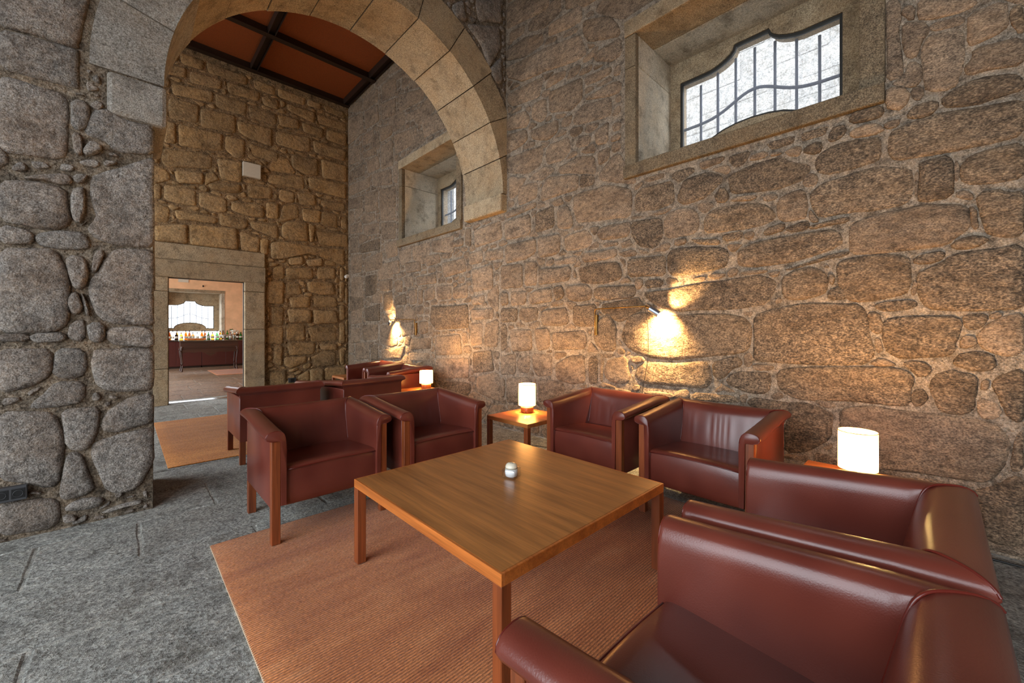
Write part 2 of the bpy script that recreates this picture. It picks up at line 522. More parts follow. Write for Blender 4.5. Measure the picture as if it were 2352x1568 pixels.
def fill_gaps(u0, u1, v0, v1, polys, blocks, rng, passes, cell=0.02):
    """extra stones for whatever the traced ones leave free; blocks are rectangles or polygons to keep clear"""
    nu, nv = int((u1 - u0) / cell), int((v1 - v0) / cell)
    U, V = np.meshgrid(u0 + (np.arange(nu) + .5) * cell, v0 + (np.arange(nv) + .5) * cell, indexing='ij')
    occ = np.zeros((nu, nv), bool)
    def mark(poly):
        xs = [p[0] for p in poly]; ys = [p[1] for p in poly]
        i0, i1 = max(0, int((min(xs) - u0) / cell) - 1), min(nu, int((max(xs) - u0) / cell) + 2)
        j0, j1 = max(0, int((min(ys) - v0) / cell) - 1), min(nv, int((max(ys) - v0) / cell) + 2)
        if i1 <= i0 or j1 <= j0: return
        occ[i0:i1, j0:j1] |= inside(U[i0:i1, j0:j1], V[i0:i1, j0:j1], poly)
    for p in list(polys) + list(blocks): mark(p)
    made = []
    for radius, clear, asp, gap in passes:
        dist = np.zeros((nu, nv), np.int16); m = occ.copy()
        for k in range(1, 30):
            dist[~m] = k
            m = dilate(m)
            if m.all(): break
        idx = np.argwhere(dist * cell > clear)
        if len(idx) == 0: continue
        order = list(range(len(idx))); rng.shuffle(order)
        seeds = []; grid = {}
        for o in order:
            i, j = idx[o]; u = U[i, j] / asp; v = V[i, j]
            key = (int(u / radius), int(v / radius)); ok = True
            for a in (-1, 0, 1):
                for b in (-1, 0, 1):
                    for s in grid.get((key[0] + a, key[1] + b), ()):
                        if (s[0] - u) ** 2 + (s[1] - v) ** 2 < radius * radius: ok = False; break
                    if not ok: break
                if not ok: break
            if ok:
                grid.setdefault(key, []).append((u, v)); seeds.append((u, v))
        core = dist * cell > max(cell, clear * 0.55)          # leave the narrow joints out
        free = np.argwhere(dilate(core) & ~dilate(occ))
        if len(free) == 0 or not seeds: continue
        S = np.array(seeds)
        fu = U[free[:, 0], free[:, 1]] / asp; fv = V[free[:, 0], free[:, 1]]
        best = np.full(len(free), 1e9); lab = np.full(len(free), -1)
        for k, (a, b) in enumerate(seeds):
            # courses: heights count more than lengths
            d = np.maximum(np.abs(fu - a), np.abs(fv - b) * 1.15) + 0.3 * np.hypot(fu - a, fv - b)
            w = d < best; best[w] = d[w]; lab[w] = k
        lim = radius * 1.0
        for k in range(len(seeds)):
            sel = (lab == k) & (best < lim)
            if sel.sum() < 4: continue
            pts = [(float(U[i, j]), float(V[i, j])) for i, j in free[sel]]
            hp = hull(pts)
            if len(hp) < 3: continue
            c = (sum(p[0] for p in hp) / len(hp), sum(p[1] for p in hp) / len(hp))
            a = abs(poly_area(hp))
            if a < 0.0012: continue
            s = max(0.55, 1 - gap * 1.0 / math.sqrt(a))
            hp = [(c[0] + (p[0] - c[0]) * s, c[1] + (p[1] - c[1]) * s) for p in hp]
            # thin out hull vertices
            while len(hp) > 9:
                k2 = min(range(len(hp)), key=lambda t: math.dist(hp[t], hp[(t + 1) % len(hp)]))
                hp.pop(k2)
            made.append(hp); mark(hp)
    return made


def grow(p, d):
    c = (sum(q[0] for q in p) / len(p), sum(q[1] for q in p) / len(p))
    return [(u + (u - c[0]) / max(1e-4, math.dist((u, v), c)) * d, v + (v - c[1]) / max(1e-4, math.dist((u, v), c)) * d) for u, v in p]


def traced(groups, plane, g=0.004):
    out = []
    for ox, oy, s, polys in groups:
        for fl in polys:
            p = [plane(ox + fl[k] / s, oy + fl[k + 1] / s) for k in range(0, len(fl), 2)]
            c = (sum(q[0] for q in p) / len(p), sum(q[1] for q in p) / len(p))
            dup = False
            for q in out:
                cq = (sum(t[0] for t in q) / len(q), sum(t[1] for t in q) / len(q))
                if pt_in(c, q) or pt_in(cq, p): dup = True; break
            if not dup: out.append(grow(p, g))
    return out


def lay_stones(parent, polys, fillers, to3d, flip, mat, h, limit=300, seen=None, jit=0.004, rounds=1, hvar=0.35, fill_h=0.8, bev=0.03, rounds_fill=1, fill_mat=None, name='stone'):
    """the largest stones become parts of the wall, what is left is one mesh of chinking stones"""
    rng = random.Random(len(polys) * 7 + len(fillers))
    items = [(p, True) for p in polys] + [(p, False) for p in fillers]
    def weight(it):
        p = it[0]
        c = to3d(sum(q[0] for q in p) / len(p), sum(q[1] for q in p) / len(p), 0)
        d = c[0] * SA + c[1] * CA
        if d < 0.3: return 0
        px = 1176 + FPX * (c[0] * CA - c[1] * SA) / d; py = HORIZON - FPX * (c[2] - EYE) / d
        w = abs(poly_area(p)) / (d * d)
        if not (-60 < px < 2412 and -60 < py < 1628): w *= 1e-4
        return w
    items.sort(key=weight, reverse=True)
    SV, SF = [], []
    for k, (p, own) in enumerate(items):
        hh = h * rng.uniform(1 - hvar, 1 + hvar) * (1 if own else fill_h)
        vs, fs = stone_geo(p, hh, bev if own else bev * 0.8, rng, jit, rounds if own else rounds_fill)
        V3 = [to3d(*v) for v in vs]
        if flip: fs = [f[::-1] for f in fs]
        if k < limit and weight((p, own)) > 1e-5:
            c_ = (sum(t[0] for t in p) / len(p), sum(t[1] for t in p) / len(p))
            obj(name, V3, fs, mat(*c_) if callable(mat) else mat, parent, True)
        else:
            o = len(SV); SV += V3; SF += [tuple(i + o for i in f) for f in fs]
    if SV:
        o = obj('chinking_stones', SV, SF, fill_mat or mat, parent, True)
        o['kind'] = 'stuff'


def panel(name, u0, u1, v0, v1, holes, to3d, flip, mat, parent=None, grid=None):
    """flat wall face with rectangular holes, cut into quads"""
    us = sorted({u0, u1, *[h for r in holes for h in r[:2]]}); vs_ = sorted({v0, v1, *[h for r in holes for h in r[2:]]})
    us = [u for u in us if u0 <= u <= u1]; vs_ = [v for v in vs_ if v0 <= v <= v1]
    verts = [to3d(u, v, 0) for u in us for v in vs_]
    nv = len(vs_); fs = []
    for i in range(len(us) - 1):
        for j in range(nv - 1):
            cu, cv = (us[i] + us[i + 1]) / 2, (vs_[j] + vs_[j + 1]) / 2
            if any(r[0] < cu < r[1] and r[2] < cv < r[3] for r in holes): continue
            f = (i * nv + j, (i + 1) * nv + j, (i + 1) * nv + j + 1, i * nv + j + 1)
            fs.append(f[::-1] if flip else f)
    return obj(name, verts, fs, mat, parent)


# ------------------------------------------------------------------ stone outlines read off the photograph (crop origin, crop scale, outlines)
RIGHT = [
 (0, 0, 1, [
  [1731,724,1765,711,1800,704,1850,695,1952,697,1975,697,1988,716,1995,755,2010,813,1990,836,1952,838,1830,836,1731,828],
  [1783,850,1830,842,1952,841,2060,844,2097,857,2100,880,2090,895,2091,930,2059,931,1952,921,1830,918,1795,900,1785,880],
  [1930,938,1990,930,2060,940,2150,952,2240,962,2290,974,2318,1000,2322,1030,2310,1060,2295,1085,2270,1108,2200,1098,2100,1083,2040,1078,1980,1076,1930,1073],
  [1479,672,1540,664,1588,654,1624,648,1703,638,1739,629,1780,638,1788,655,1780,672,1765,699,1715,707,1660,711,1600,712,1560,716,1520,706,1490,690],
  [1435,745,1445,727,1470,716,1545,724,1600,721,1680,720,1713,731,1726,747,1726,783,1720,803,1698,812,1626,818,1550,827,1500,822,1465,811,1440,795,1428,775],
  [1462,850,1470,837,1510,830,1550,834,1629,832,1634,860,1634,880,1620,892,1580,888,1540,885,1480,880,1460,868],
  [1877,358,1907,338,1950,323,2000,317,2022,314,2023,365,1998,377,1950,389,1912,399,1884,401,1870,385],
  [1527,500,1550,481,1588,476,1606,494,1606,524,1588,540,1550,546,1530,548,1525,530],
  [1869,437,1889,420,1950,402,2018,382,2095,383,2100,402,2098,445,2085,467,2046,478,1952,489,1884,500,1871,489,1859,453],
  [1535,580,1550,570,1600,565,1657,568,1675,576,1672,606,1660,616,1600,629,1550,634,1535,625],
  [1920,604,1952,592,2028,584,2087,587,2095,616,2090,657,2081,677,2016,690,1958,693,1938,680,1925,650]]),
 (1952, 0, 3.92, [
  [325,0,455,0,470,140,440,290,485,560,480,700,330,735],[470,70,585,40,590,150,560,190,475,150],[475,200,700,205,715,310,635,370,625,500,520,540,480,420],
  [520,560,620,560,655,650,640,740,570,790,400,780,390,740,490,690],[605,0,1180,0,1050,100,710,185,605,175],[720,220,1035,140,1035,215,730,295],
  [665,390,720,320,1025,255,1035,420,1005,620,980,720,935,800,690,835,670,700,640,540],[1060,135,1400,0,1425,200,1400,275,1110,415,1055,400,1065,270],
  [1450,60,1568,40,1568,300,1500,300,1450,200],[1110,445,1568,325,1568,585,1220,630,1060,690,1035,600,1100,540],[330,785,530,805,540,880,500,960,420,1000,320,960],
  [545,800,660,770,670,890,560,910],[520,1015,620,935,790,905,790,980,700,1060,520,1075],[840,865,1160,705,1440,665,1568,695,1568,815,1400,855,1230,920,940,980,830,955],
  [350,1205,500,1115,840,1015,1220,955,1568,880,1568,1205,1350,1283,980,1352,700,1402,410,1452,345,1400],[0,1180,180,1110,300,1130,310,1180,200,1215,0,1250],
  [310,1100,440,1068,455,1100,400,1155,310,1165],[0,1015,300,935,315,1040,180,1085,0,1125]]),
 (1952, 300, 3.92, [
  [620,325,650,275,915,220,930,330,925,600,640,645,612,610],[1000,285,1180,185,1568,100,1568,425,1230,485,1040,485,990,430],[935,275,990,275,985,440,945,460],[588,365,618,365,608,560,582,600],
  [970,540,1100,540,1130,630,960,610],[1145,565,1320,525,1420,560,1568,552,1568,945,1400,960,1260,945,1195,870,1145,650],[1070,685,1125,695,1170,830,1150,885,1100,885,1085,760],
  [0,855,90,795,370,725,720,658,1045,660,1085,780,1075,880,955,958,885,1028,560,1075,270,1105,0,1115],[920,1005,1070,945,1230,955,1255,1000,1120,1055,920,1075],
  [570,1145,720,1095,850,1085,845,1140,785,1185,590,1215],[595,1295,740,1222,880,1158,955,1098,1280,1068,1568,1010,1568,1610,1040,1622,700,1605,625,1500],[580,1335,610,1400,600,1475,545,1475]]),
 (1952, 640, 3.92, [
  [215,248,290,210,560,190,605,212,595,265,310,295],[160,305,250,295,298,400,288,480,210,500,170,400],[222,550,260,520,298,600,288,650,242,668],
  [310,365,470,338,760,338,985,336,1015,440,955,560,945,640,895,702,560,714,400,714,312,620,285,490],[1042,315,1248,315,1238,380,1140,460,1040,445,1012,380],[1255,305,1368,303,1368,350,1262,368],
  [1150,485,1260,398,1400,328,1568,300,1568,685,1350,692,1225,635,1145,590],[1022,515,1128,515,1145,608,1010,635,992,570],[935,722,1010,665,1180,645,1325,712,1305,798,1230,835,1040,815,935,778],
  [172,745,300,705,398,752,415,788,250,796],[452,755,600,735,728,772,738,838,660,885,592,868,574,822],[552,1012,640,984,696,1030,696,1100,620,1155,562,1128],
  [742,875,880,818,1040,848,1158,878,1145,1000,1125,1110,1115,1195,960,1224,835,1205,765,1100,725,1000],[1180,945,1238,888,1265,980,1182,1008],[1152,1065,1258,1085,1355,1152,1365,1228,1280,1265,1162,1246],
  [1292,895,1430,838,1568,800,1568,1285,1460,1275,1392,1200,1355,1080,1285,1000]]),
 (1952, 920, 3.92, [[1475,335,1568,260,1568,640,1445,630,1455,520],[1095,805,1340,768,1440,670,1568,690,1568,1325,1240,1275,1185,1000,1125,850],[150,650,560,690,800,720,1060,780,1080,900,1160,1250,900,1150,400,1000,150,900]]),
 (1550, 640, 3.92, [
  [342,745,470,712,540,706,600,716,615,785,520,805,480,855,420,905,352,888],[612,675,688,665,698,740,688,776,632,796],[702,765,888,775,878,826,702,816],
  [492,875,560,836,846,836,866,900,846,1034,700,1034,582,996,455,940],[362,990,420,964,456,1000,372,1026],[0,1015,100,985,136,1040,118,1086,0,1076],[162,1025,420,1044,560,1064,596,1116,400,1106,162,1086],
  [582,1062,640,1034,652,1080,620,1126],[645,1130,690,1066,830,1080,980,1115,1200,1115,1310,1155,1350,1185,1425,1205,1406,1435,1200,1556,995,1564,985,1330,1044,1225,830,1182],
  [862,1044,958,1014,976,1078,892,1086],[1242,1084,1330,1094,1436,1114,1436,1166,1340,1156]]),
 (1550, 300, 3.92, [
  [32,572,92,436,300,366,416,404,436,440,338,556,270,604,92,664,32,646],[368,572,430,495,486,572,476,636,400,655,354,600],[484,405,700,306,960,237,1050,276,1234,296,1234,350,1166,436,1136,454,980,514,780,544,540,574,504,538],
  [672,262,722,204,828,184,836,238,712,272],[862,212,956,188,956,218,872,238],[984,184,1136,126,1136,200,1088,236,1012,216],[1164,154,1316,86,1326,178,1276,216,1172,212],
  [1154,442,1202,384,1286,394,1296,468,1210,506,1164,486],[534,602,720,574,756,600,640,636,504,636],[784,584,918,564,926,618,802,646],[256,802,304,744,382,696,600,666,778,646,894,722,904,798,798,854,560,894,274,924],
  [924,642,1002,566,1166,516,1194,650,1184,786,1118,796,1000,824,926,796],[1212,704,1248,752,1296,800,1288,826,1212,826],[1204,864,1568,766,1568,826,1300,875,1222,886],
  [824,874,976,824,996,896,900,926,796,946],[984,874,1178,806,1224,850,1178,894,1022,914],[424,934,616,896,596,986,442,994],[624,924,716,894,716,956,642,986],
  [566,1082,722,1006,980,956,1280,906,1464,886,1512,1000,1464,1054,1298,1114,998,1194,778,1224,604,1224,566,1178],[0,974,98,964,106,1016,0,1044],[134,974,398,974,414,1026,242,1026],
  [474,1254,556,1226,574,1286,482,1324],[594,1264,816,1246,834,1278,622,1296],[834,1274,936,1256,936,1298,880,1324],[964,1264,1180,1186,1420,1106,1568,1076,1568,1116,1430,1144,1200,1204,1100,1244],
  [966,1324,1052,1266,1258,1218,1374,1292,1384,1400,1344,1474,1198,1514,1002,1524,966,1430],[1372,1294,1436,1284,1446,1356,1400,1394],[1374,1444,1500,1396,1568,1426,1568,1514,1384,1524],
  [304,1294,456,1276,446,1326,314,1336],[164,1324,286,1306,268,1356,172,1366]]),
 (1150, 400, 3.92, [
  [34,434,264,356,274,470,264,546,44,594],[314,354,476,276,486,476,314,526],[504,324,606,276,644,380,654,466,598,494,514,486],[660,186,960,98,1164,126,1184,200,1174,356,1138,386,900,414,684,444,656,330],
  [1204,204,1254,126,1556,56,1564,256,1398,324,1204,346],[154,114,336,66,326,216,164,284],[364,144,424,26,704,4,694,138,364,246],[714,4,844,4,844,88,714,126],[64,334,326,246,316,298,44,404],
  [574,564,778,496,834,580,798,654,594,694],[864,524,934,466,1164,426,1174,480,1144,566,902,596],[1174,434,1444,386,1474,560,1398,674,1242,646,1184,560],[44,644,316,576,316,706,228,764,44,804],
  [334,574,534,536,534,696,468,736,344,746],[734,714,1044,666,1044,746,828,786,744,794],[1064,704,1200,670,1234,728,1092,746],[484,774,684,736,684,796,484,814],[219,794,326,784,326,996,219,1004],[4,824,196,806,196,1014,4,1034],
  [344,854,634,826,624,956,344,994],[694,844,900,796,1056,786,1094,860,1084,946,958,980,722,984,704,920],[1144,766,1484,726,1484,914,1400,914,1154,924],[1204,954,1276,926,1284,1016,1222,1044],[1304,954,1456,940,1464,1006,1304,1024],
  [254,1084,332,1036,456,1020,464,1146,274,1174],[94,1056,236,1056,226,1166,94,1184],[4,1064,66,1064,70,1174,4,1184],[474,1016,556,996,574,1106,502,1144],[594,1006,778,986,834,1050,806,1134,642,1144,594,1088],
  [854,1016,1216,996,1224,1076,1178,1114,960,1134,836,1114],[174,1206,336,1196,336,1306,230,1334,166,1298],[374,1226,596,1196,614,1346,520,1364,370,1354],[654,1186,856,1166,856,1364,720,1374,654,1346],[4,1206,156,1206,146,1324,4,1334]]),
 (1150, 680, 3.92, [
  [84,306,276,296,284,486,104,496],[304,296,436,286,446,466,332,494],[464,326,758,306,784,400,756,474,474,484],[4,256,56,256,56,476,4,494],[892,206,978,148,1044,280,1034,494,922,494,846,418,836,322],
  [286,516,464,526,464,714,332,724,294,650],[494,614,622,536,754,526,764,774,640,794,504,746],[484,504,596,504,578,546,494,574],[794,546,874,546,874,784,794,794],[902,564,936,556,916,776,898,750],
  [972,566,1136,546,1174,756,1090,794,962,756,926,680],[1164,546,1268,536,1314,580,1202,614],[1044,484,1106,466,1124,516,1072,526],[154,564,266,526,256,686,164,686],[4,536,136,516,136,696,4,706],
  [54,736,276,726,294,956,54,956],[334,746,556,766,574,876,344,956],[4,744,36,744,36,900,4,916],[904,776,988,796,1056,826,904,816],[1194,804,1256,796,1246,856,1184,846],[1274,864,1400,856,1564,884,1564,918,1400,898]]),
 (1150, 0, 3.92, [
  [55,265,415,88,445,0,145,0,55,60],[44,468,222,336,384,296,394,386,222,514,44,554],[434,328,434,226,610,116,726,36,734,178,640,246],[64,698,46,624,400,436,640,338,718,308,782,480,680,554,400,644,204,734],
  [744,184,998,146,1074,260,1074,328,802,384,744,308],[834,484,1086,338,1094,478,1010,554,852,554],[64,852,386,686,366,800,346,876,122,954,64,928],[404,798,434,694,586,626,586,688,432,794],
  [434,834,734,698,734,896,640,994,444,1014],[754,694,996,596,996,658,880,726,764,774],[764,882,1000,746,1084,726,1084,826,1000,864,772,904],[684,1002,742,946,996,876,996,1034,880,1074,702,1124,644,1114],
  [54,1178,64,1066,220,996,266,1060,236,1146],[284,942,406,886,416,1038,370,1104,284,1076],[264,1182,516,1076,516,1186,430,1264,284,1254],[54,1386,64,1216,236,1166,246,1258,170,1324],
  [404,1372,434,1306,616,1228,634,1348,558,1444,422,1484],[64,1560,54,1426,386,1306,376,1478,260,1560],[674,1282,722,1226,816,1216,796,1306,692,1334],[844,1194,976,1086,966,1286,862,1304],[874,1372,986,1316,976,1438,882,1494],
  [524,1504,720,1406,846,1406,856,1564,524,1564]]),
 (790, 80, 3.92, [
  [34,764,166,696,176,876,44,994],[184,694,306,626,316,776,194,854],[334,624,466,566,466,716,344,764],[334,454,466,376,476,536,344,604],[494,544,726,476,716,586,504,694],[384,404,556,296,566,350,404,454],
  [554,724,686,656,686,746,562,776],[704,764,848,696,924,828,724,924],[454,904,656,826,656,966,464,1074],[314,834,436,806,436,896,334,964],[174,904,266,846,276,956,164,1004],[44,1024,146,986,146,1134,44,1174],
  [164,1064,286,1006,296,1076,174,1114],[334,1004,436,946,446,1174,334,1214],[204,1134,306,1086,326,1196,214,1254],[94,1204,186,1156,186,1264,94,1294],[254,1254,426,1206,436,1344,264,1364],[44,1364,236,1276,236,1366,54,1454],
  [324,1394,466,1356,466,1556,324,1564],[54,1484,166,1446,166,1564,54,1564],[184,1434,306,1396,306,1536,194,1564]]),
 (790, 460, 3.92, [
  [99,84,166,46,171,116,104,174],[184,44,306,16,306,86,194,114],[324,24,456,4,466,174,334,184],[54,234,156,186,166,286,54,304],[174,234,316,196,316,294,184,314],[334,204,466,196,466,344,344,354],[54,344,126,334,126,464,54,474],
  [144,404,326,336,326,446,154,474],[64,494,166,484,156,644,64,664],[184,534,346,456,346,614,194,644],[364,384,476,356,486,494,384,524],[384,564,496,536,506,654,394,674],[194,684,296,666,296,844,194,864],[64,694,166,684,176,874,64,874],
  [314,724,436,706,436,806,324,814],[454,724,526,716,526,824,464,824],[354,834,436,820,436,984,354,994],[454,874,556,836,566,934,464,944],[584,814,656,796,656,924,594,934],[672,804,708,796,708,926,672,934],[534,694,616,676,626,764,554,784],
  [644,694,826,656,836,744,662,764],[724,814,816,766,816,884,724,904],[834,774,966,756,966,884,844,894],[984,794,1116,746,1116,874,984,884],[884,564,1086,516,1104,636,904,694],[734,504,856,476,874,556,744,594],[544,564,686,546,696,634,564,654],
  [864,484,974,466,966,516,884,524],[954,384,1076,336,1076,406,964,424],[1124,484,1246,446,1246,554,1134,584],[1274,464,1426,426,1436,524,1274,544],[1174,274,1416,176,1426,344,1184,424],[1094,264,1146,246,1146,414,1094,396],
  [1154,624,1336,576,1346,794,1164,824],[1154,874,1266,846,1266,934,1154,944],[1294,874,1486,836,1476,944,1294,954],[784,956,1116,936,1126,1144,832,1164,776,1098],[1144,984,1346,966,1346,1064,1154,1074],
  [184,974,326,926,326,1084,194,1084],[64,1004,166,966,166,1104,64,1114],[464,974,536,956,536,1064,474,1074],[624,964,716,946,716,1024,624,1024],[354,1034,436,1016,446,1084,354,1104],[64,1154,146,1146,146,1274,64,1284],[164,1124,306,1116,306,1254,174,1264],
  [324,1124,476,1116,486,1294,428,1324,324,1286],[504,1114,646,1086,646,1204,522,1224],[334,1334,428,1346,554,1306,526,1424,344,1434],[674,1094,756,1086,756,1194,684,1204],[604,1244,786,1236,786,1334,604,1344],[824,1224,1046,1206,1064,1384,824,1394],
  [1064,1184,1108,1184,1116,1284,1072,1294],[1144,1104,1246,1104,1246,1294,1144,1304],[1274,1124,1456,1116,1464,1294,1284,1294],[1484,1164,1564,1154,1564,1314,1484,1294],[824,1424,1126,1416,1126,1600,834,1600],[1164,1364,1328,1346,1354,1534,1164,1554],
  [1374,1384,1564,1376,1564,1564,1394,1564],[584,1374,776,1374,776,1444,594,1444],[104,1284,226,1274,226,1424,104,1434],[244,1304,306,1294,306,1434,244,1434]]),
]
BACK = [
 (340, 90, 2.987, [
  [130,142,198,76,206,148,150,148],[217,84,388,133,378,212,232,168],[402,144,686,232,678,316,412,228],[100,163,268,203,258,266,92,228],[287,218,508,283,498,346,292,297],[542,293,768,362,758,427,552,367],[62,252,148,272,138,336,62,307],
  [162,303,448,363,438,436,172,377],[462,373,678,442,668,526,472,467],[692,462,880,513,880,586,702,537],[722,274,868,313,868,386,732,337],[782,392,894,423,894,486,792,447],[142,403,348,452,338,576,142,537],[362,473,598,523,598,646,362,597],
  [612,563,848,612,848,736,690,677,622,637],[112,563,188,573,188,716,112,707],[212,583,508,652,508,766,390,757,212,727],[532,663,663,692,658,816,600,817,532,757],[692,713,890,782,890,846,722,797],[102,753,300,773,438,802,438,886,122,877,92,827]]),
 (540, 140, 3.2, [
  [312,184,518,262,508,326,322,267],[532,263,628,292,628,356,532,327],[652,303,798,362,808,426,662,367],[382,313,588,382,578,456,480,407,382,357],[602,393,813,462,813,516,612,457],[312,393,468,432,468,497,332,477],[492,453,648,502,638,566,502,517],
  [672,503,818,542,818,626,672,577],[302,513,548,562,548,666,470,657,302,607],[572,583,818,662,798,736,582,667],[412,693,608,722,608,846,500,827,422,777],[632,723,818,772,818,892,642,857]]),
 (340, 360, 2.987, [
  [40,183,88,192,88,287,40,287],[112,193,328,232,328,337,190,317,112,287],[352,243,538,292,538,376,480,382,352,337],[572,313,788,332,798,416,700,407,572,367],[182,93,378,112,378,187,202,178],[472,13,638,32,638,177,502,148],
  [412,183,638,192,628,247,560,247,422,217],[682,193,848,212,848,287,692,278],[812,313,894,322,894,427,812,417],[40,313,148,352,138,447,40,447],[182,363,478,422,468,457,202,427],[492,393,688,432,678,487,640,497,492,467],
  [702,443,890,472,890,566,712,487],[40,473,268,463,268,597,50,597],[282,463,608,492,613,637,430,627,292,607],[632,513,768,552,758,677,642,647],[772,563,828,563,818,677,772,667]]),
 (560, 400, 3.446, [
  [22,93,218,112,208,187,100,187,32,167],[202,3,468,22,478,116,410,107,192,67],[512,23,808,82,808,196,522,117],[282,123,398,142,398,217,340,227,282,197],[422,143,568,162,568,247,442,237],[602,203,798,232,798,296,622,257],
  [172,223,438,262,438,347,300,367,182,347],[462,273,608,292,598,386,472,367],[622,293,738,322,738,426,612,397],[772,333,813,342,813,436,772,427],[2,203,158,232,158,347,2,327],[52,373,278,392,278,516,200,487,62,427],
  [302,403,352,373,498,382,508,526,390,527,302,497],[512,393,558,402,548,527,522,536],[572,443,823,482,823,576,602,557],[217,543,300,533,560,578,788,592,798,716,760,716,650,657,500,627,400,637,300,672,217,667],[232,743,313,722,318,827,232,827],
  [352,663,468,652,468,717,362,717],[492,683,618,662,618,727,512,727],[642,673,718,692,728,727,642,717],[332,743,538,742,548,827,342,827],[582,743,718,742,718,827,582,827],[762,733,788,742,788,837,762,837]]),
 (590, 620, 3.2, [
  [77,83,198,83,193,247,67,242],[112,268,198,273,188,407,112,402],[77,418,193,423,188,542,77,542],[132,553,188,553,183,706,122,687],[217,98,308,98,328,177,222,177],[367,88,558,92,578,177,470,182,382,157],[237,203,388,193,388,272,252,277],
  [417,193,578,202,588,267,422,272],[222,288,398,293,398,387,242,387],[412,293,578,298,598,387,422,397],[217,398,353,403,348,517,222,517],[377,423,578,423,588,517,402,527],[222,533,428,533,418,617,242,627],[457,543,588,543,588,587,472,587],
  [202,643,368,633,358,677,250,722,202,697],[392,643,500,593,578,603,578,697,432,707],[607,83,643,83,638,207,607,207],[607,258,643,263,643,367,607,367],[607,388,643,388,643,537,607,537],[607,578,643,573,638,697,612,692],[650,133,668,133,667,247,650,247],
  [650,373,678,368,676,477,650,477],[302,783,380,733,388,807,302,837],[392,728,488,728,488,827,392,827],[502,718,648,713,648,797,502,807],[92,753,208,733,218,837,92,852],[112,3,198,3,198,67,122,67]]),
]
PIER = [
 (0, 0, 2.24, [
  [0,0,543,0,543,278,538,296,340,236,170,176,0,136],[0,154,180,199,440,279,538,314,543,468,500,481,250,416,0,346],[0,404,60,404,338,494,348,560,348,680,348,786,310,816,0,776],[362,513,458,533,463,618,430,677,372,657],[367,683,418,693,428,787,390,797],
  [480,523,528,533,520,567,472,557],[442,650,472,583,532,553,640,563,786,640,786,796,600,776,560,737,500,707,442,687],[432,762,470,724,538,762,490,796,432,796],[562,700,590,700,640,745,590,765]]),
 (0, 400, 2.24, [
  [112,22,200,2,358,2,368,48,330,57,200,28],[372,2,448,2,438,38,390,47],[0,44,160,34,338,74,352,170,366,248,318,286,180,276,0,236],[362,92,420,63,438,102,428,227,400,257,372,207],[472,22,522,2,780,-90,783,376,650,367,540,347,472,307,453,270,502,230,472,132],
  [0,263,168,293,178,357,0,357],[178,313,280,293,438,303,467,368,430,392,270,382,193,357],[0,384,278,388,338,470,357,600,357,738,318,796,200,816,0,816],[343,423,438,423,457,520,428,587,382,587,348,492],
  [542,433,602,384,768,394,768,560,772,718,738,776,602,766,503,737,463,640,463,560,512,500],[353,622,400,603,428,700,382,727,353,680],[412,603,448,652,458,727,440,718],[482,403,538,393,500,497,472,507],[0,824,148,818,148,858,0,858],[162,823,338,813,338,858,162,862],
  [353,792,402,743,438,763,438,857,353,847],[453,763,538,763,538,847,500,867,453,837],[552,793,720,784,757,803,762,892,562,868]]),
 (0, 800, 1.99, [
  [0,4,238,4,233,118,150,167,0,206],[253,3,388,3,398,80,368,137,243,128],[423,42,442,3,658,3,672,100,667,187,560,197,452,178,428,110],[143,252,222,193,252,153,388,153,382,238,300,262,152,272],[0,294,248,294,287,380,287,470,267,617,220,637,100,607,0,597],
  [278,283,457,268,447,378,408,447,370,467,303,447],[483,302,562,238,667,203,672,338,520,382,463,367],[413,470,442,423,657,363,672,520,628,637,560,657,492,647,442,540],[303,482,368,473,398,560,427,618,418,657,320,687,273,677],
  [0,704,120,694,258,684,277,778,240,817,0,856],[303,722,352,693,448,673,477,700,430,727,312,742],[292,762,348,757,338,787,292,792],[472,742,560,713,638,693,648,702,600,718,472,752],[522,662,568,652,540,682]]),
 (850, 0, 2.9, [[250,52,400,2,518,62,478,198,332,150],[542,42,618,2,638,148,542,178],[702,2,866,2,876,158,722,138],[482,243,618,193,736,330,718,555,602,468],[642,163,856,183,866,328,770,465,738,298],[772,483,866,383,876,556,832,566]]),
]


# ================================================================== THE SETTING
def R3(u, v, w): return (WX - w, u, v)          # window wall: u = y, v = z
def B3(u, v, w): return (u, FY - w, v)          # door wall: u = x, v = z
def P3(u, v, w): return (u, AY0 - w, v)         # face of the arch wall towards the camera
def P3b(u, v, w): return (u, AY1 + w, v)

SPR, ARX, ARR = 3.08, 1.895, 1.705             # springing height, centre and radius of the arch
PIER_X = 0.15

# ---- window wall
holes_r = [(y0, y1, WZ0, WZ1) for y0, y1 in WIN]
wall_right = panel('wall_right', BY, FY + 0.05, 0, CEIL, holes_r, R3, True, 'mortar_window')
tag(wall_right, 'rough granite rubble wall with two deep barred windows and two swing-arm lamps', 'wall', kind='structure')


def rect(u0, u1, v0, v1): return [(u0, v0), (u1, v0), (u1, v1), (u0, v1)]


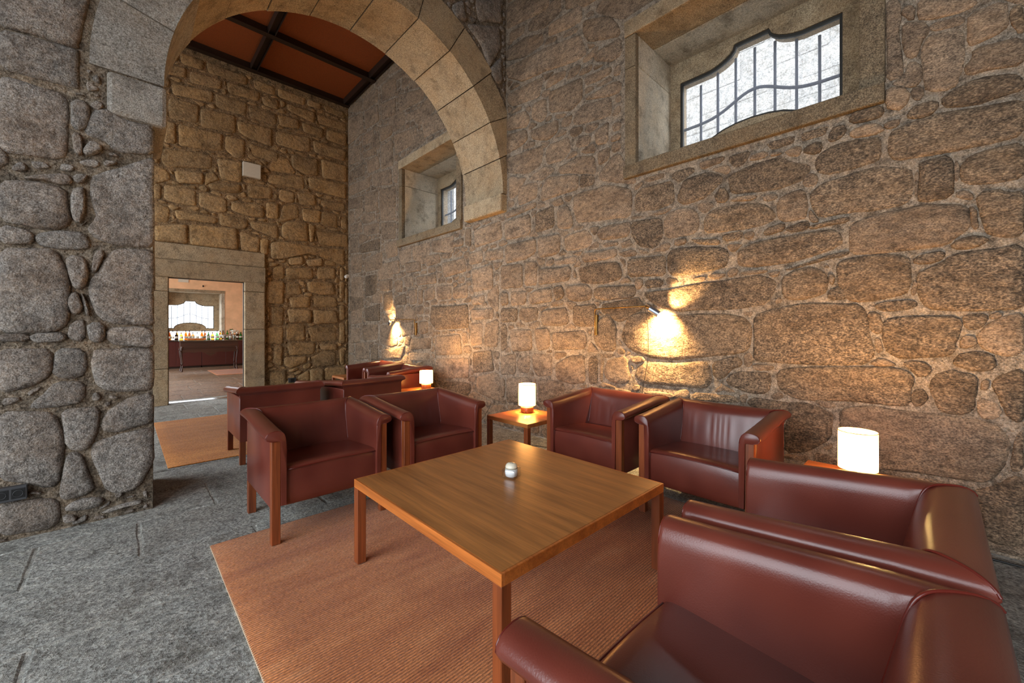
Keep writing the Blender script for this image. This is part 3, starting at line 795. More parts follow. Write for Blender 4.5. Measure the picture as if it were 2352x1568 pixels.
rp = traced(RIGHT, on_x)
def keep_clear(p, rects):
    c = (sum(q[0] for q in p) / len(p), sum(q[1] for q in p) / len(p))
    return not any(r[0] < c[0] < r[1] and r[2] < c[1] < r[3] for r in rects)
def clip_out(p, r):
    """push outline points out of a rectangle through its nearest side"""
    out = []
    for u, v in p:
        if r[0] < u < r[1] and r[2] < v < r[3]:
            d = [(u - r[0], (r[0], v)), (r[1] - u, (r[1], v)), (v - r[2], (u, r[2])), (r[3] - v, (u, r[3]))]
            u, v = min(d)[1]
        out.append((u, v))
    return out
frames_r = []
for y0, y1 in WIN:
    frames_r.append((y0 - 0.135, y1 + 0.125, WZ0 - 0.13, WZ1 + 0.16))
arch_band = (AY0 - 0.0, AY1, SPR - 0.24, CEIL)
rp = [p for p in rp if keep_clear(p, frames_r + [arch_band])]
for r in frames_r + [arch_band]: rp = [clip_out(p, r) for p in rp]
rp = [[(max(-1.5, min(FY - 0.02, u)), max(0.0, min(CEIL - 0.05, v))) for u, v in p] for p in rp]
rp = [p for p in rp if abs(poly_area(p)) > 0.0008]
frng = random.Random(3)
rf = fill_gaps(-1.2, FY - 0.02, 0.0, CEIL - 0.02, rp, [rect(*r) for r in frames_r] + [rect(*arch_band)], frng,
               [(0.30, 0.13, 1.7, 0.022), (0.10, 0.04, 1.6, 0.014)])
srg = random.Random(17)
def window_stone(u, v):     # the courses below the near window are darker, weathered blocks
    return 'stone_weathered' if (u < 2.45 + srg.uniform(-.5, .5) and v < 2.75 and srg.random() < .8) or srg.random() < .10 else 'stone_window'
lay_stones(wall_right, rp, rf, R3, True, window_stone, 0.014, 300, hvar=0.5, fill_h=0.6, bev=0.04, fill_mat='stone_window')

# ---- door wall
DX0, DX1, DZ = 0.547, 1.658, 2.20
wall_back = panel('wall_back', -3.6, WX + 0.05, 0, CEIL, [(DX0, DX1, 0, DZ)], B3, False, 'mortar_door')
tag(wall_back, 'tan coursed granite wall with a stone-framed doorway and a walled-up arch', 'wall', kind='structure')
bp = traced(BACK, lambda a, b: on_y(a, b, FY))
door_block = (DX0 - 0.24, DX1 + 0.345, 0, 2.80)
bp = [p for p in bp if keep_clear(p, [door_block])]
bp = [clip_out(p, door_block) for p in bp]
bp = [[(min(WX - 0.02, u), max(0.0, min(CEIL - 0.25, v))) for u, v in p] for p in bp]
bp = [p for p in bp if abs(poly_area(p)) > 0.0015]
bf = fill_gaps(-0.6, WX - 0.01, 0.0, CEIL - 0.2, bp, [rect(*door_block), rect(1.62, 1.93, 4.22, 4.5)], frng,
               [(0.34, 0.14, 1.5, 0.035), (0.11, 0.04, 1.4, 0.02)], cell=0.025)
lay_stones(wall_back, bp, bf, B3, False, 'stone_door', 0.022, 290, hvar=0.5, bev=0.035)
# dressed frame of the doorway
for nm, x0, x1, z0, z1, pr in (('jamb_stone', DX0 - 0.23, DX0, 0.0, 0.62, 0.075), ('jamb_stone', DX0 - 0.23, DX0, 0.625, 1.95, 0.07), ('jamb_stone', DX0 - 0.23, DX0, 1.955, DZ, 0.072),
                        ('jamb_stone', DX1, DX1 + 0.335, 0.0, 1.30, 0.075), ('jamb_stone', DX1, DX1 + 0.335, 1.305, 2.02, 0.07), ('jamb_stone', DX1, DX1 + 0.335, 2.025, 2.215, 0.078),
                        ('lintel', DX0 - 0.24, DX1 + 0.345, DZ, 2.50, 0.085)):
    box(nm, x0, x1, FY - pr, FY + 0.10, z0, z1, 'ashlar', wall_back, 0.012)
box('lintel_course', DX0 - 0.25, DX1 + 0.345, FY - 0.05, FY + 0.1, 2.505, 2.79, 'ashlar', wall_back, 0.02)
door_1 = empty('door_1', (0, 0, 0)); tag(door_1, 'slim dark steel lining of the open stone doorway', 'doorway', kind='structure')
box('door_frame', DX0, DX0 + 0.012, FY + 0.02, FY + 0.05, 0, DZ, 'frame_steel', door_1)
box('door_frame', DX1 - 0.012, DX1, FY + 0.02, FY + 0.05, 0, DZ, 'frame_steel', door_1)
box('door_frame', DX0, DX1, FY + 0.02, FY + 0.05, DZ - 0.012, DZ, 'frame_steel', door_1)
box('sun_glint_strip', DX0 + 0.012, DX1 - 0.012, FY + 0.10, FY + 0.30, 0.0, 0.008, 'steel_bright', door_1)  # added polished strip, a reflector standing in for sunlight on the sill

# ---- arch wall
def arch_panel(name, to3d, flip, mat):
    n = 36
    vs, fs = [], []
    xs = [ARX - ARR * math.cos(PI * k / n) for k in range(n + 1)]
    for k in range(n + 1):
        z = SPR + ARR * math.sin(PI * k / n)
        vs += [to3d(xs[k], z, 0), to3d(xs[k], CEIL, 0)]
    for k in range(n):
        f = (2 * k, 2 * k + 2, 2 * k + 3, 2 * k + 1); fs.append(f[::-1] if flip else f)
    def quad(x0, x1, z0, z1):
        o = len(vs); vs.extend([to3d(x0, z0, 0), to3d(x1, z0, 0), to3d(x1, z1, 0), to3d(x0, z1, 0)])
        f = (o, o + 1, o + 2, o + 3); fs.append(f[::-1] if flip else f)
    quad(LX, PIER_X, 0, CEIL); quad(PIER_X, xs[0], SPR, CEIL); quad(xs[n], WX + 0.02, SPR, CEIL)
    return vs, fs
v1, f1 = arch_panel('a', P3, False, '')
v2, f2 = arch_panel('b', P3b, True, '')
vv = v1 + v2; ff = f1 + [tuple(i + len(v1) for i in f) for f in f2]
o = len(vv)
vv += [(PIER_X, AY0, 0), (PIER_X, AY1, 0), (PIER_X, AY1, SPR), (PIER_X, AY0, SPR)]; ff.append((o, o + 1, o + 2, o + 3))
wall_middle = obj('wall_middle', vv, ff, 'mortar_pier')
tag(wall_middle, 'grey granite pillar and wall carrying a wide round stone arch', 'wall', kind='structure')
# voussoirs: one block for the full depth of the wall
nvous = 12
for k in range(nvous):
    a0 = PI * k / nvous + 0.003; a1 = PI * (k + 1) / nvous - 0.003
    bm = bmesh.new()
    ny, na = 2, 6
    rin = ARR - 0.012 - R.uniform(0, 0.012); rout = ARR + (0.42 if 2 < k < 9 else 0.36)
    pr = R.uniform(0.012, 0.022)
    rows = []
    for (rr, y) in ((rin, AY0 - pr), (rin, AY1 + pr), (rout, AY1 + pr), (rout, AY0 - pr)):
        row = []
        for j in range(na + 1):
            a = a0 + (a1 - a0) * j / na
            x = ARX + rr * math.cos(a)
            row.append(bm.verts.new((min(x, WX + 0.03), y, SPR + rr * math.sin(a))))
        rows.append(row)
    for i in range(4):
        A, Bq = rows[i], rows[(i + 1) % 4]
        for j in range(na): bm.faces.new((A[j], A[j + 1], Bq[j + 1], Bq[j]))
    bm.faces.new([rows[i][0] for i in range(4)]); bm.faces.new([rows[i][na] for i in range(4)][::-1])
    long_e = [e for e in bm.edges if e.calc_face_angle(0) > 0.6]
    bmesh.ops.recalc_face_normals(bm, faces=bm.faces)
    bmesh.ops.bevel(bm, geom=long_e, offset=0.016, segments=2, affect='EDGES')
    from_bm('voussoir', bm, 'ashlar_cool_lit' if k > 9 else 'ashlar', wall_middle)
# imposts
box('impost_stone', -0.09, 0.232, AY0 - 0.02, AY1 + 0.03, 2.78, SPR, 'ashlar_cool_lit', wall_middle, 0.03)
box('impost_stone', 3.545, WX + 0.05, AY0 - 0.015, AY1 + 0.03, 2.85, SPR, 'ashlar', wall_middle, 0.02)
pp = traced(PIER, lambda a, b: on_y(a, b, AY0), 0.007)
def arch_ring(r):
    return [(ARX + r * math.cos(PI * k / 24), SPR + r * math.sin(PI * k / 24)) for k in range(25)]
ring = arch_ring(ARR + 0.43)
imp = (-0.085, 0.25, 2.77, SPR + 0.02)
pp = [clip_out(p, imp) for p in pp if keep_clear(p, [imp])]
def in_ring(p):
    c = (sum(q[0] for q in p) / len(p), sum(q[1] for q in p) / len(p))
    return c[1] > SPR and math.hypot(c[0] - ARX, c[1] - SPR) < ARR + 0.40
def push_ring(p):
    q2 = []
    for u, v in p:
        if v > SPR - 0.2 and u > PIER_X - 0.6:
            d = math.hypot(u - ARX, v - SPR)
            if d < ARR + 0.41 and d > 1e-3:
                u = ARX + (u - ARX) * (ARR + 0.41) / d; v = SPR + (v - SPR) * (ARR + 0.41) / d
        q2.append((u, v))
    return q2
pp = [push_ring(p) for p in pp if not in_ring(p)]
pp = [[(min(u, WX - 0.01), max(0.0, v)) for u, v in p] for p in pp]
low = [p for p in pp if sum(q[0] for q in p) / len(p) < PIER_X]
pp = [[((PIER_X + 0.008 if u > PIER_X - 0.05 else u), v) for u, v in p] if sum(q[0] for q in p) / len(p) < PIER_X and sum(q[1] for q in p) / len(p) < SPR else p for p in pp]
pp = [p for p in pp if abs(poly_area(p)) > 0.001]
pf = fill_gaps(-1.6, WX, 0.0, CEIL - 0.2, pp, [ring, rect(*imp), rect(PIER_X, WX, 0, SPR)], frng,
               [(0.34, 0.14, 1.4, 0.035), (0.075, 0.03, 1.2, 0.016)])
lay_stones(wall_middle, pp, pf, P3, False, 'stone_pier', 0.026, 290, hvar=0.4, bev=0.034, fill_h=0.6)
# quoins on the reveal of the pillar
z = 0.0
while z < 2.7:
    hq = R.uniform(0.35, 0.62); z1 = min(2.775, z + hq)
    vs, fs = stone_geo([(AY0 + 0.004, z + 0.01), (AY1 + 0.02, z + 0.01), (AY1 + 0.02, z1 - 0.01), (AY0 + 0.004, z1 - 0.01)], 0.022, 0.03, R)
    obj('stone', [(PIER_X - 0.012 + w, u, v) for u, v, w in vs], fs, 'stone_pier', wall_middle, True)
    z = z1

# ---- walls the camera does not face: daylight comes in through their openings
wl = panel('wall_left', BY, FY + 0.05, 0, CEIL, [tuple(r) for r in LEFT_OPEN], lambda u, v, w: (LX, u, v), False, 'mortar_pier')
tag(wl, 'granite wall with tall glazed garden openings opposite the window wall', 'wall', kind='structure')
wf = panel('wall_front', LX, WX + 0.05, 0, CEIL, [], lambda u, v, w: (u, BY, v), True, 'mortar_pier')
tag(wf, 'plain granite end wall closing the lounge', 'wall', kind='structure')
for k, (y0, y1, z0, z1) in enumerate(LEFT_OPEN):
    w = empty('window_%d' % (k + 3)); tag(w, ('tall steel garden window by the sofa end wall', 'tall steel garden window facing the coffee table', 'tall steel garden window beyond the arch')[k], 'window', kind='structure')
    bm = bmesh.new()
    for a, b in ((y0, y0 + 0.05), ((y0 + y1) / 2 - 0.025, (y0 + y1) / 2 + 0.025), (y1 - 0.05, y1)): add_box(bm, LX - 0.12, LX - 0.07, a, b, z0, z1)
    add_box(bm, LX - 0.12, LX - 0.07, y0, y1, z1 - 0.05, z1)
    from_bm('window_frame', bm, 'frame_steel', w)

# ---- ceiling: rusted sheets on dark beams
ceiling = box('ceiling', LX, WX + 0.3, BY, FY + 0.3, CEIL, CEIL + 0.1, 'corten')
tag(ceiling, 'rust-brown steel sheet ceiling divided by dark steel beams', 'ceiling', kind='structure')
def ibeam(axis, c, a, b):
    bm = bmesh.new()
    if axis == 'x':
        add_box(bm, a, b, c - 0.005, c + 0.005, 6.27, CEIL)
        add_box(bm, a, b, c - 0.055, c + 0.055, 6.258, 6.27)
    else:
        add_box(bm, c - 0.055, c - 0.047, a, b, 6.263, CEIL); add_box(bm, c + 0.047, c + 0.055, a, b, 6.263, CEIL)
        add_box(bm, c - 0.047, c + 0.047, a, b, 6.32, 6.328)
    from_bm('beam', bm, 'steel_dark', ceiling)
for yb in (9.08, 7.80, 6.45, 5.10): ibeam('x', yb, LX, WX)
for yb in (2.6, 1.25, -0.1, -1.5, -2.9): ibeam('x', yb, LX, WX)
for xb in (3.56, 1.80, 0.0, -1.8): ibeam('y', xb, BY, AY0); ibeam('y', xb, AY1, FY)

# ---- floor: big bush-hammered slabs in courses
floor = panel('floor', LX - 0.3, WX + 0.3, BY, FY + 0.62, [], lambda u, v, w: (u, v, -0.005), False, 'floor_joint')
tag(floor, 'grey bush-hammered granite slab floor with pale mortar joints', 'floor', kind='structure')
rowsy = [-2.2, -1.55, -0.95, -0.36, 0.22, 0.82, 1.42, 2.0, 2.55, 3.15, 3.72, 4.3, 4.9, 5.5, 6.05, 6.7, 7.3, 7.85, 8.45, 9.12, 9.7]
known = {3.15: [-1.35, -0.377, 0.07, 1.1, 2.2], 2.0: [-1.2, -0.28, 0.9, 2.0], 2.55: [-1.5, -0.6, 0.62, 1.7, 2.8], 3.72: [-0.9, 0.5, 1.6, 2.75], 1.42: [-1.0, 0.1, 1.3, 2.3]}
frg = random.Random(21)
def slab(x0, x1, y0, y1, mat, parent, g=0.007):
    n = 5
    p = []
    def edge(a, b):
        for k in range(n):
            t = k / n
            p.append((a[0] + (b[0] - a[0]) * t + frg.uniform(-.004, .004), a[1] + (b[1] - a[1]) * t + frg.uniform(-.004, .004)))
    a, b, c, d = (x0 + g, y0 + g), (x1 - g, y0 + g), (x1 - g, y1 - g), (x0 + g, y1 - g)
    edge(a, b); edge(b, c); edge(c, d); edge(d, a)
    m = len(p); cx, cy = (x0 + x1) / 2, (y0 + y1) / 2
    vs = [(x, y, -0.02) for x, y in p] + [(x, y, -0.004) for x, y in p]
    vs += [(x + (0.008 if x < cx else -0.008), y + (0.008 if y < cy else -0.008), 0.0) for x, y in p]
    fs = []
    for r_ in range(2):
        for k in range(m): fs.append((r_ * m + k, r_ * m + (k + 1) % m, (r_ + 1) * m + (k + 1) % m, (r_ + 1) * m + k))
    fs.append(tuple(2 * m + k for k in range(m)))
    obj('slab', vs, fs, mat, parent)
for y0, y1 in zip(rowsy, rowsy[1:]):
    cuts = known.get(y0)
    if not cuts:
        cuts = []; x = -1.6 + frg.uniform(0, 0.8)
        while x < 3.2: cuts.append(x); x += frg.uniform(0.75, 1.35)
    cuts = [max(-2.6, cuts[0] - 1.0)] + cuts + [WX - 0.035]
    for a, b in zip(cuts, cuts[1:]):
        if b - a > 0.1: slab(a, b, y0, y1, 'floor_stone', floor)

# ---- deep windows of the window wall
def win_outline(n=10):
    """half-known baroque outline: flat shoulders, raised middle with two little steps, bowed foot; centred, z from the foot"""
    W2, H, RISE = 0.695, 0.84, 0.155
    p = [(-W2, 0.0)]
    for k in range(n + 1):
        a = PI * k / n; p.append((-0.445 * math.cos(a), 0.20 * math.sin(a) ** 0.9 if 0 < k < n else 0.0))
    p += [(W2, 0.0), (W2, H)]
    right = [(0.41, H)] + [(0.41 - 0.25 * math.sin(PI / 2 * t / 6) , H + (RISE - 0.022) * (1 - math.cos(PI / 2 * t / 6))**0.75) for t in range(1, 7)] + [(0.15, H + RISE), (0.12, H + RISE)]
    p += right + [(-x, z) for x, z in right[::-1]] + [(-W2, H)]
    q = [p[0]]
    for a in p[1:]:
        if math.dist(a, q[-1]) > 0.004: q.append(a)
    return q


def offset_poly(p, d):
    out = []
    n = len(p); s = 1 if poly_area(p) > 0 else -1
    for i in range(n):
        a, b, c = Vector(p[i - 1]), Vector(p[i]), Vector(p[(i + 1) % n])
        e1 = (b - a).normalized(); e2 = (c - b).normalized()
        n1 = Vector((-e1.y, e1.x)) * s; n2 = Vector((-e2.y, e2.x)) * s
        m = n1 + n2
        m = m / max(0.5, m.length_squared / 2) if m.length > 1e-4 else n1
        out.append(tuple(b + m * d))
    return out


OUTL = win_outline()


def shaped_window(root, to3, zb, r):
    """to3(u, v, d): u along the wall, v height, d distance outwards from the glass plane; r = (u0, u1, v0, v1) of the recess, u measured from the middle"""
    pts = [(u, zb + z) for u, z in OUTL]
    # slab that closes the recess, pierced by the outline
    bm = bmesh.new()
    outer = [bm.verts.new((r[0], r[2], 0)), bm.verts.new((r[1], r[2], 0)), bm.verts.new((r[1], r[3], 0)), bm.verts.new((r[0], r[3], 0))]
    inner = [bm.verts.new((u, v, 0)) for u, v in pts]
    es = [bm.edges.new((l[i], l[(i + 1) % len(l)])) for l in (outer, inner) for i in range(len(l))]
    bmesh.ops.triangle_fill(bm, use_beauty=True, edges=es)
    ext = bmesh.ops.extrude_edge_only(bm, edges=es[4:])
    bmesh.ops.translate(bm, vec=(0, 0, 0.16), verts=[g for g in ext['geom'] if isinstance(g, bmesh.types.BMVert)])
    for v in bm.verts: v.co = Vector(to3(v.co.x, v.co.y, v.co.z - 0.05))
    from_bm('tracery_slab', bm, 'ashlar', root)
    # steel frame
    a, b = offset_poly(pts, 0.0), offset_poly(pts, 0.022)
    n = len(a); vs, fs = [], []
    for d in (-0.035, 0.0):
        vs += [to3(u, v, d) for u, v in a] + [to3(u, v, d) for u, v in b]
    for i in range(n):
        j = (i + 1) % n
        fs += [(i, j, n + j, n + i), (2 * n + i, 3 * n + i, 3 * n + j, 2 * n + j), (n + i, n + j, 3 * n + j, 3 * n + i), (i, 2 * n + i, 2 * n + j, j)]
    obj('window_frame', vs, fs, 'frame_steel', root)
    # glass
    bm = bmesh.new()
    vsb = [bm.verts.new(to3(u, v, -0.015)) for u, v in offset_poly(pts, 0.01)]
    es = [bm.edges.new((vsb[i], vsb[(i + 1) % n])) for i in range(n)]
    bmesh.ops.triangle_fill(bm, use_beauty=True, edges=es)
    from_bm('pane', bm, 'glass', root)
    # iron grille outside
    def top(u):
        a_ = abs(u)
        if a_ > 0.41: return 0.84
        return 0.84 + 0.15 * math.cos(PI / 2 * min(1, a_ / 0.42)) ** 0.8
    def foot(u):
        return 0.20 * math.sqrt(max(0, 1 - (u / 0.445) ** 2)) if abs(u) < 0.445 else 0.0
    for k in range(7):
        u = (k - 3) * 0.173
        tube('grille_bar', [to3(u, zb + foot(u) - 0.01, 0.07), to3(u, zb + top(u) - 0.05, 0.07)], 0.013, 'iron_bar', root, 6)
    path = []
    for k in range(29):
        u = -0.69 + 1.38 * k / 28
        path.append(to3(u, zb + 0.36 + 0.17 * math.exp(-(u / 0.27) ** 2), 0.055))
    tube('grille_bar', path, 0.015, 'iron_bar', root, 6)


lbl = ['baroque barred window in a deep granite recess above the wall lamp', 'baroque barred window in a deep granite recess partly behind the arch']
for k, (y0, y1) in enumerate(WIN):
    w = empty('window_%d' % (k + 1)); tag(w, lbl[k], 'window', kind='structure')
    yc = (y0 + y1) / 2 + 0.04
    shaped_window(w, lambda u, v, d, yc=yc: (WDEEP + d, yc + u, v), 3.15, (y0 - yc - 0.01, y1 - yc + 0.01, WZ0 - 0.02, WZ1 + 0.02))
    # recess stones
    ym = y1 - 0.0
    for (za, zb2) in ((WZ0, WZ0 + 0.98), (WZ0 + 0.985, WZ1)):
        box('reveal_stone', WX + 0.052, WDEEP + 0.02, y1, y1 + 0.115, za, zb2, 'ashlar_daylit', w, 0.006)
        box('reveal_stone', WX + 0.052, WDEEP + 0.02, y0 - 0.125, y0, za, zb2, 'ashlar_daylit', w, 0.006)
    box('reveal_stone', WX + 0.36, WDEEP + 0.02, y0 - 0.12, y1 + 0.11, WZ1, WZ1 + 0.15, 'ashlar_daylit', w, 0.006)
    box('lintel', WX - 0.025, WX + 0.355, y0 - 0.13, y1 + 0.12, WZ1, WZ1 + 0.155, 'ashlar', w, 0.008)
    box('window_sill', WX - 0.05, WDEEP + 0.02, y0 - 0.13, y1 + 0.12, WZ0 - 0.13, WZ0, 'ashlar_dark', w, 0.010)
    for z0_, z1_ in ((WZ0 + 0.003, WZ0 + 0.97), (WZ0 + 0.975, WZ1 - 0.003)):
        box('jamb_stone', WX - 0.028, WX + 0.05, y0 - 0.132, y0, z0_, z1_, 'ashlar_dark', w, 0.008)
        box('jamb_stone', WX - 0.016, WX + 0.05, y1, y1 + 0.118, z0_, z1_, 'ashlar_dark', w, 0.008)
# facade across the lane, seen washed out through the panes
outw = panel('wall_outside', -8, 22, -1, 9.6, [], lambda u, v, w: (12.0, u, v), True, 'exterior')
tag(outw, 'pale granite facade seen through the barred windows', 'wall', kind='structure')
org = random.Random(9)
SV, SF = [], []
zz = 3.6
while zz < 9.1:
    hh = org.uniform(0.45, 0.75); yy = -2.0 + org.uniform(0, 0.5)
    while yy < 20:
        ll = org.uniform(0.9, 2.0)
        vs, fs = stone_geo([(yy, zz), (yy + ll - 0.02, zz), (yy + ll - 0.02, zz + hh - 0.02), (yy, zz + hh - 0.02)], 0.012, 0.03, org)
        o = len(SV); SV += [(12.0 - w_, u_, v_) for u_, v_, w_ in vs]; SF += [tuple(i + o for i in f[::-1]) for f in fs]
        yy += ll
    zz += hh
o = obj('facade_stones', SV, SF, 'exterior', outw, True); o['kind'] = 'stuff'
# thickness of the wall outside the glass
for k, (y0, y1) in enumerate(WIN):
    w = bpy.data.objects['window_%d' % (k + 1)]
    bm = bmesh.new()
    for (a, b, c, d) in ((y0 - 0.12, y0 + 0.02, 3.0, 4.4), (y1 - 0.02, y1 + 0.12, 3.0, 4.4)): add_box(bm, WDEEP + 0.11, WDEEP + 0.32, a, b, c, d)
    add_box(bm, WDEEP + 0.11, WDEEP + 0.32, y0, y1, 4.36, 4.5); add_box(bm, WDEEP + 0.11, WDEEP + 0.32, y0, y1, 2.9, 3.08)
    from_bm('outer_reveal', bm, 'exterior', w)
lane = box('ground_outside', WDEEP + 0.3, 12.0, -6, 16, -0.3, 0.0, 'exterior'); tag(lane, 'pale paved lane outside the barred windows', 'ground', kind='structure')
garden = box('terrace_outside', LX - 14, LX - 0.3, -12, 22, -0.3, -0.02, 'exterior'); tag(garden, 'pale stone terrace outside the tall garden windows', 'terrace', kind='structure')


# ================================================================== FURNITURE
def sweep(sections, closed=True):
    vs, fs = [], []
    n = len(sections[0])
    for s in sections: vs += s
    for i in range(len(sections) - 1):
        for k in range(n if closed else n - 1):
            fs.append((i * n + k, i * n + (k + 1) % n, (i + 1) * n + (k + 1) % n, (i + 1) * n + k))
    fs.append(tuple(range(n))[::-1]); fs.append(tuple((len(sections) - 1) * n + k for k in range(n)))
    return vs, fs


def clean(name, vs, fs, mat, parent, smooth=True, sharp=None):
    bm = bmesh.new()
    bv = [bm.verts.new(v) for v in vs]
    for f in fs: bm.faces.new([bv[i] for i in f])
    bmesh.ops.recalc_face_normals(bm, faces=bm.faces)
    if sharp:
        for e in bm.edges:
            if len(e.link_faces) == 2 and e.calc_face_angle(0) > sharp: e.smooth = False
    return from_bm(name, bm, mat, parent, smooth)


ARM_SEC = [(.285, .24), (.285, .34), (.285, .44), (.285, .52), (.284, .58), (.285, .62), (.289, .648), (.298, .671), (.312, .686), (.332, .693), (.352, .693), (.374, .689), (.390, .681), (.400, .668), (.402, .654), (.394, .640), (.366, .629), (.335, .628), (.317, .622), (.317, .24)]
BACK_SEC = [(-.165, .24), (-.167, .34), (-.172, .42), (-.182, .50), (-.196, .57), (-.208, .63), (-.217, .67), (-.228, .702), (-.244, .726), (-.266, .738), (-.292, .741), (-.320, .739), (-.344, .732), (-.360, .718), (-.367, .702), (-.360, .687), (-.334, .674), (-.330, .655), (-.330, .22), (-.305, .22), (-.305, .24)]


def arm_rise(y): return 0.048 * max(0.0, min(1.0, (0.30 - y) / 0.56))


def make_armchair():
    root = empty('armchair')
    # legs: the front ones run up to the arm, the rear ones are short
    for s in (-1, 1):
        a, b = sorted((s * .317, s * .366))
        box('leg', a, b, .296, .336, .0115, .630, 'wood_leg', root, .0025, 1)
        box('leg', a, b, -.330, -.285, 0, .224, 'wood_leg', root, .0025, 1)
    for s in (-1, 1):
        secs = []
        for y, k in ((.345, .86), (.343, .94), (.338, .985), (.330, 1.0), (.20, 1.0), (.05, 1.0), (-.10, 1.0), (-.19, 1.0)):
            sec = []
            for x, z in ARM_SEC:
                cx, cz = (.345, .662) if z > .615 else (.301, z)
                if z <= .615: cz = z if z > .25 else .25
                xx = cx + (x - cx) * k; zz = cz + (z - cz) * k
                if z > .55: zz += arm_rise(y) * min(1, (z - .55) / .07)
                sec.append((s * xx, y, zz))
            secs.append(sec)
        sec = []
        for x, z in ARM_SEC:                                   # mitre at the back
            y = -.222 - (x - .285) / .117 * .143
            zz = z + (.048 * min(1, (z - .55) / .07) if z > .55 else 0)
            sec.append((s * x, y, zz))
        secs.append(sec)
        vs, fs = sweep(secs)
        arm = clean('arm', vs, fs, 'leather', root, True, 1.0)
        # stitched seam around the front end of the arm
        loop = [(s * (.345 + (x - .345) * .93), .3432, .662 + (z - .662) * .93) for x, z in ARM_SEC[5:18]]
        tube('seam', loop, .0022, 'leather_edge', arm, 5)
        box('side_panel', min(s * .319, s * .365), max(s * .319, s * .365), -.325, .2945, .222, .645, 'leather', root, .008, 2, True)
    # back
    secs = []
    for t in [-1, -.985] + [-.94 + .0392 * k for k in range(49)] + [.985, 1]:
        sec = []
        for y, z in BACK_SEC:
            if y > -.222: m = .288
            elif z < .66: m = .365 if y < -.31 else .35
            else: m = .285 + (-.222 - y) / .145 * .117
            x = m * t
            bulge = .010 * (1 - t * t) if (y > -.23 and z > .3) else 0
            if .47 < z < .66 and y > -.22: bulge += .0016 * math.sin(t * 34 + 3 * math.sin(t * 7)) * (1 - t * t) * (1 - abs(z - .56) / .14)   # creases of use
            sec.append((x, y + bulge, z - (0.004 * (1 - t * t) if z > .66 else 0)))
        secs.append(sec)
    vs, fs = sweep(secs)
    back = clean('backrest', vs, fs, 'leather', root, True, 1.0)
    for s in (-1, 1):                                           # piping where back and arm meet
        pts = [(s * .286, -.168 + .003, .44), (s * .286, -.182, .50), (s * .2855, -.207, .62), (s * .287, -.217, .672), (s * .291, -.229, .708), (s * .300, -.242, .730), (s * .318, -.262, .7405), (s * .345, -.295, .7425), (s * .372, -.328, .738), (s * .392, -.354, .724), (s * .401, -.365, .706)]
        tube('piping', smooth_path(pts, 2), .0042, 'leather_edge', back, 6)
    # seat
    rows = [(-.20, .424), (-.08, .436), (.06, .447), (.18, .455), (.26, .460), (.298, .459), (.316, .452), (.324, .441)]
    nx = 9; vs, fs = [], []
    for y, z in rows:
        for i in range(nx):
            x = -.286 + .572 * i / (nx - 1)
            d = 1 - (x / .286) ** 2
            vs.append((x, y + .004 * d * (y > .3), z + .010 * d - (.012 * max(0, 1 - ((y - .05) / .2) ** 2) * d)))
    nb = len(vs)
    for r_ in range(len(rows) - 1):
        for i in range(nx - 1):
            fs.append((r_ * nx + i, r_ * nx + i + 1, (r_ + 1) * nx + i + 1, (r_ + 1) * nx + i))
    for y, z in rows:
        for i in (0, nx - 1):
            x = -.286 + .572 * i / (nx - 1); vs.append((x, y, .40))
    for r_ in range(len(rows) - 1):
        fs.append((r_ * nx, (r_ + 1) * nx, nb + 2 * (r_ + 1), nb + 2 * r_))
        fs.append((r_ * nx + nx - 1, nb + 2 * r_ + 1, nb + 2 * (r_ + 1) + 1, (r_ + 1) * nx + nx - 1))
    seat = clean('seat', vs, fs, 'leather', root, True, 1.0)
    tube('piping', [(-.284 + .568 * k / 10, .3255 + .004 * (1 - ((k - 5) / 5) ** 2), .443 + .010 * (1 - ((k - 5) / 5) ** 2)) for k in range(11)], .0036, 'leather_edge', seat, 6)
    rows = [(.322, .444), (.329, .428), (.334, .39), (.336, .33), (.333, .27), (.326, .232), (.315, .222), (.20, .222)]
    vs, fs = [], []
    for y, z in rows:
        for i in range(nx):
            x = -.3155 + .631 * i / (nx - 1)
            d = 1 - (x / .3155) ** 4
            vs.append((x, y - .012 * (1 - d) - .006, z + (.010 * (1 - (x / .3155) ** 2) if z > .44 else 0)))
    for r_ in range(len(rows) - 1):
        for i in range(nx - 1):
            fs.append((r_ * nx + i, r_ * nx + i + 1, (r_ + 1) * nx + i + 1, (r_ + 1) * nx + i))
    clean('front_panel', vs, fs, 'leather', root, True)
    box('underside', -.316, .316, -.30, .30, .226, .24, 'underside', root)
    return root


chair0 = make_armchair()
CHAIRS = [  # x, y of the footprint centre, rotation, label
 (0.998, 3.065, PI, 'red leather armchair with its side towards the grey stone pillar, at the coffee table'),
 (1.845, 3.025, PI, 'red leather armchair at the coffee table, beside the small corner lamp table'),
 (2.985, 1.973, PI / 2, 'red leather armchair below the brass lamp with its back to the window wall'),
 (2.985, 1.103, PI / 2, 'red leather armchair against the window wall whose outer side glows orange in the lamplight'),
 (1.797, 0.268, 0, 'red leather armchair seen from behind, beside the big glowing table lamp'),
 (0.936, 0.268, 0, 'red leather armchair seen from behind whose seat shows beside the coffee table leg'),
 (1.165, 4.930, 0, 'red leather armchair turned to the doorway, standing at the edge of the ochre rug'),
 (2.060, 4.830, 0.10, 'red leather armchair turned to the doorway, beside the lamp table past the arch'),
 (3.060, 5.745, PI / 2, 'red leather armchair glowing orange beside the lamp table past the arch'),
 (3.075, 6.590, PI / 2, 'red leather armchair under the second wall lamp, next to the bare side table'),
 (3.42, 15.35, PI / 2, 'red leather armchair seen through the doorway at the bar room rug')]
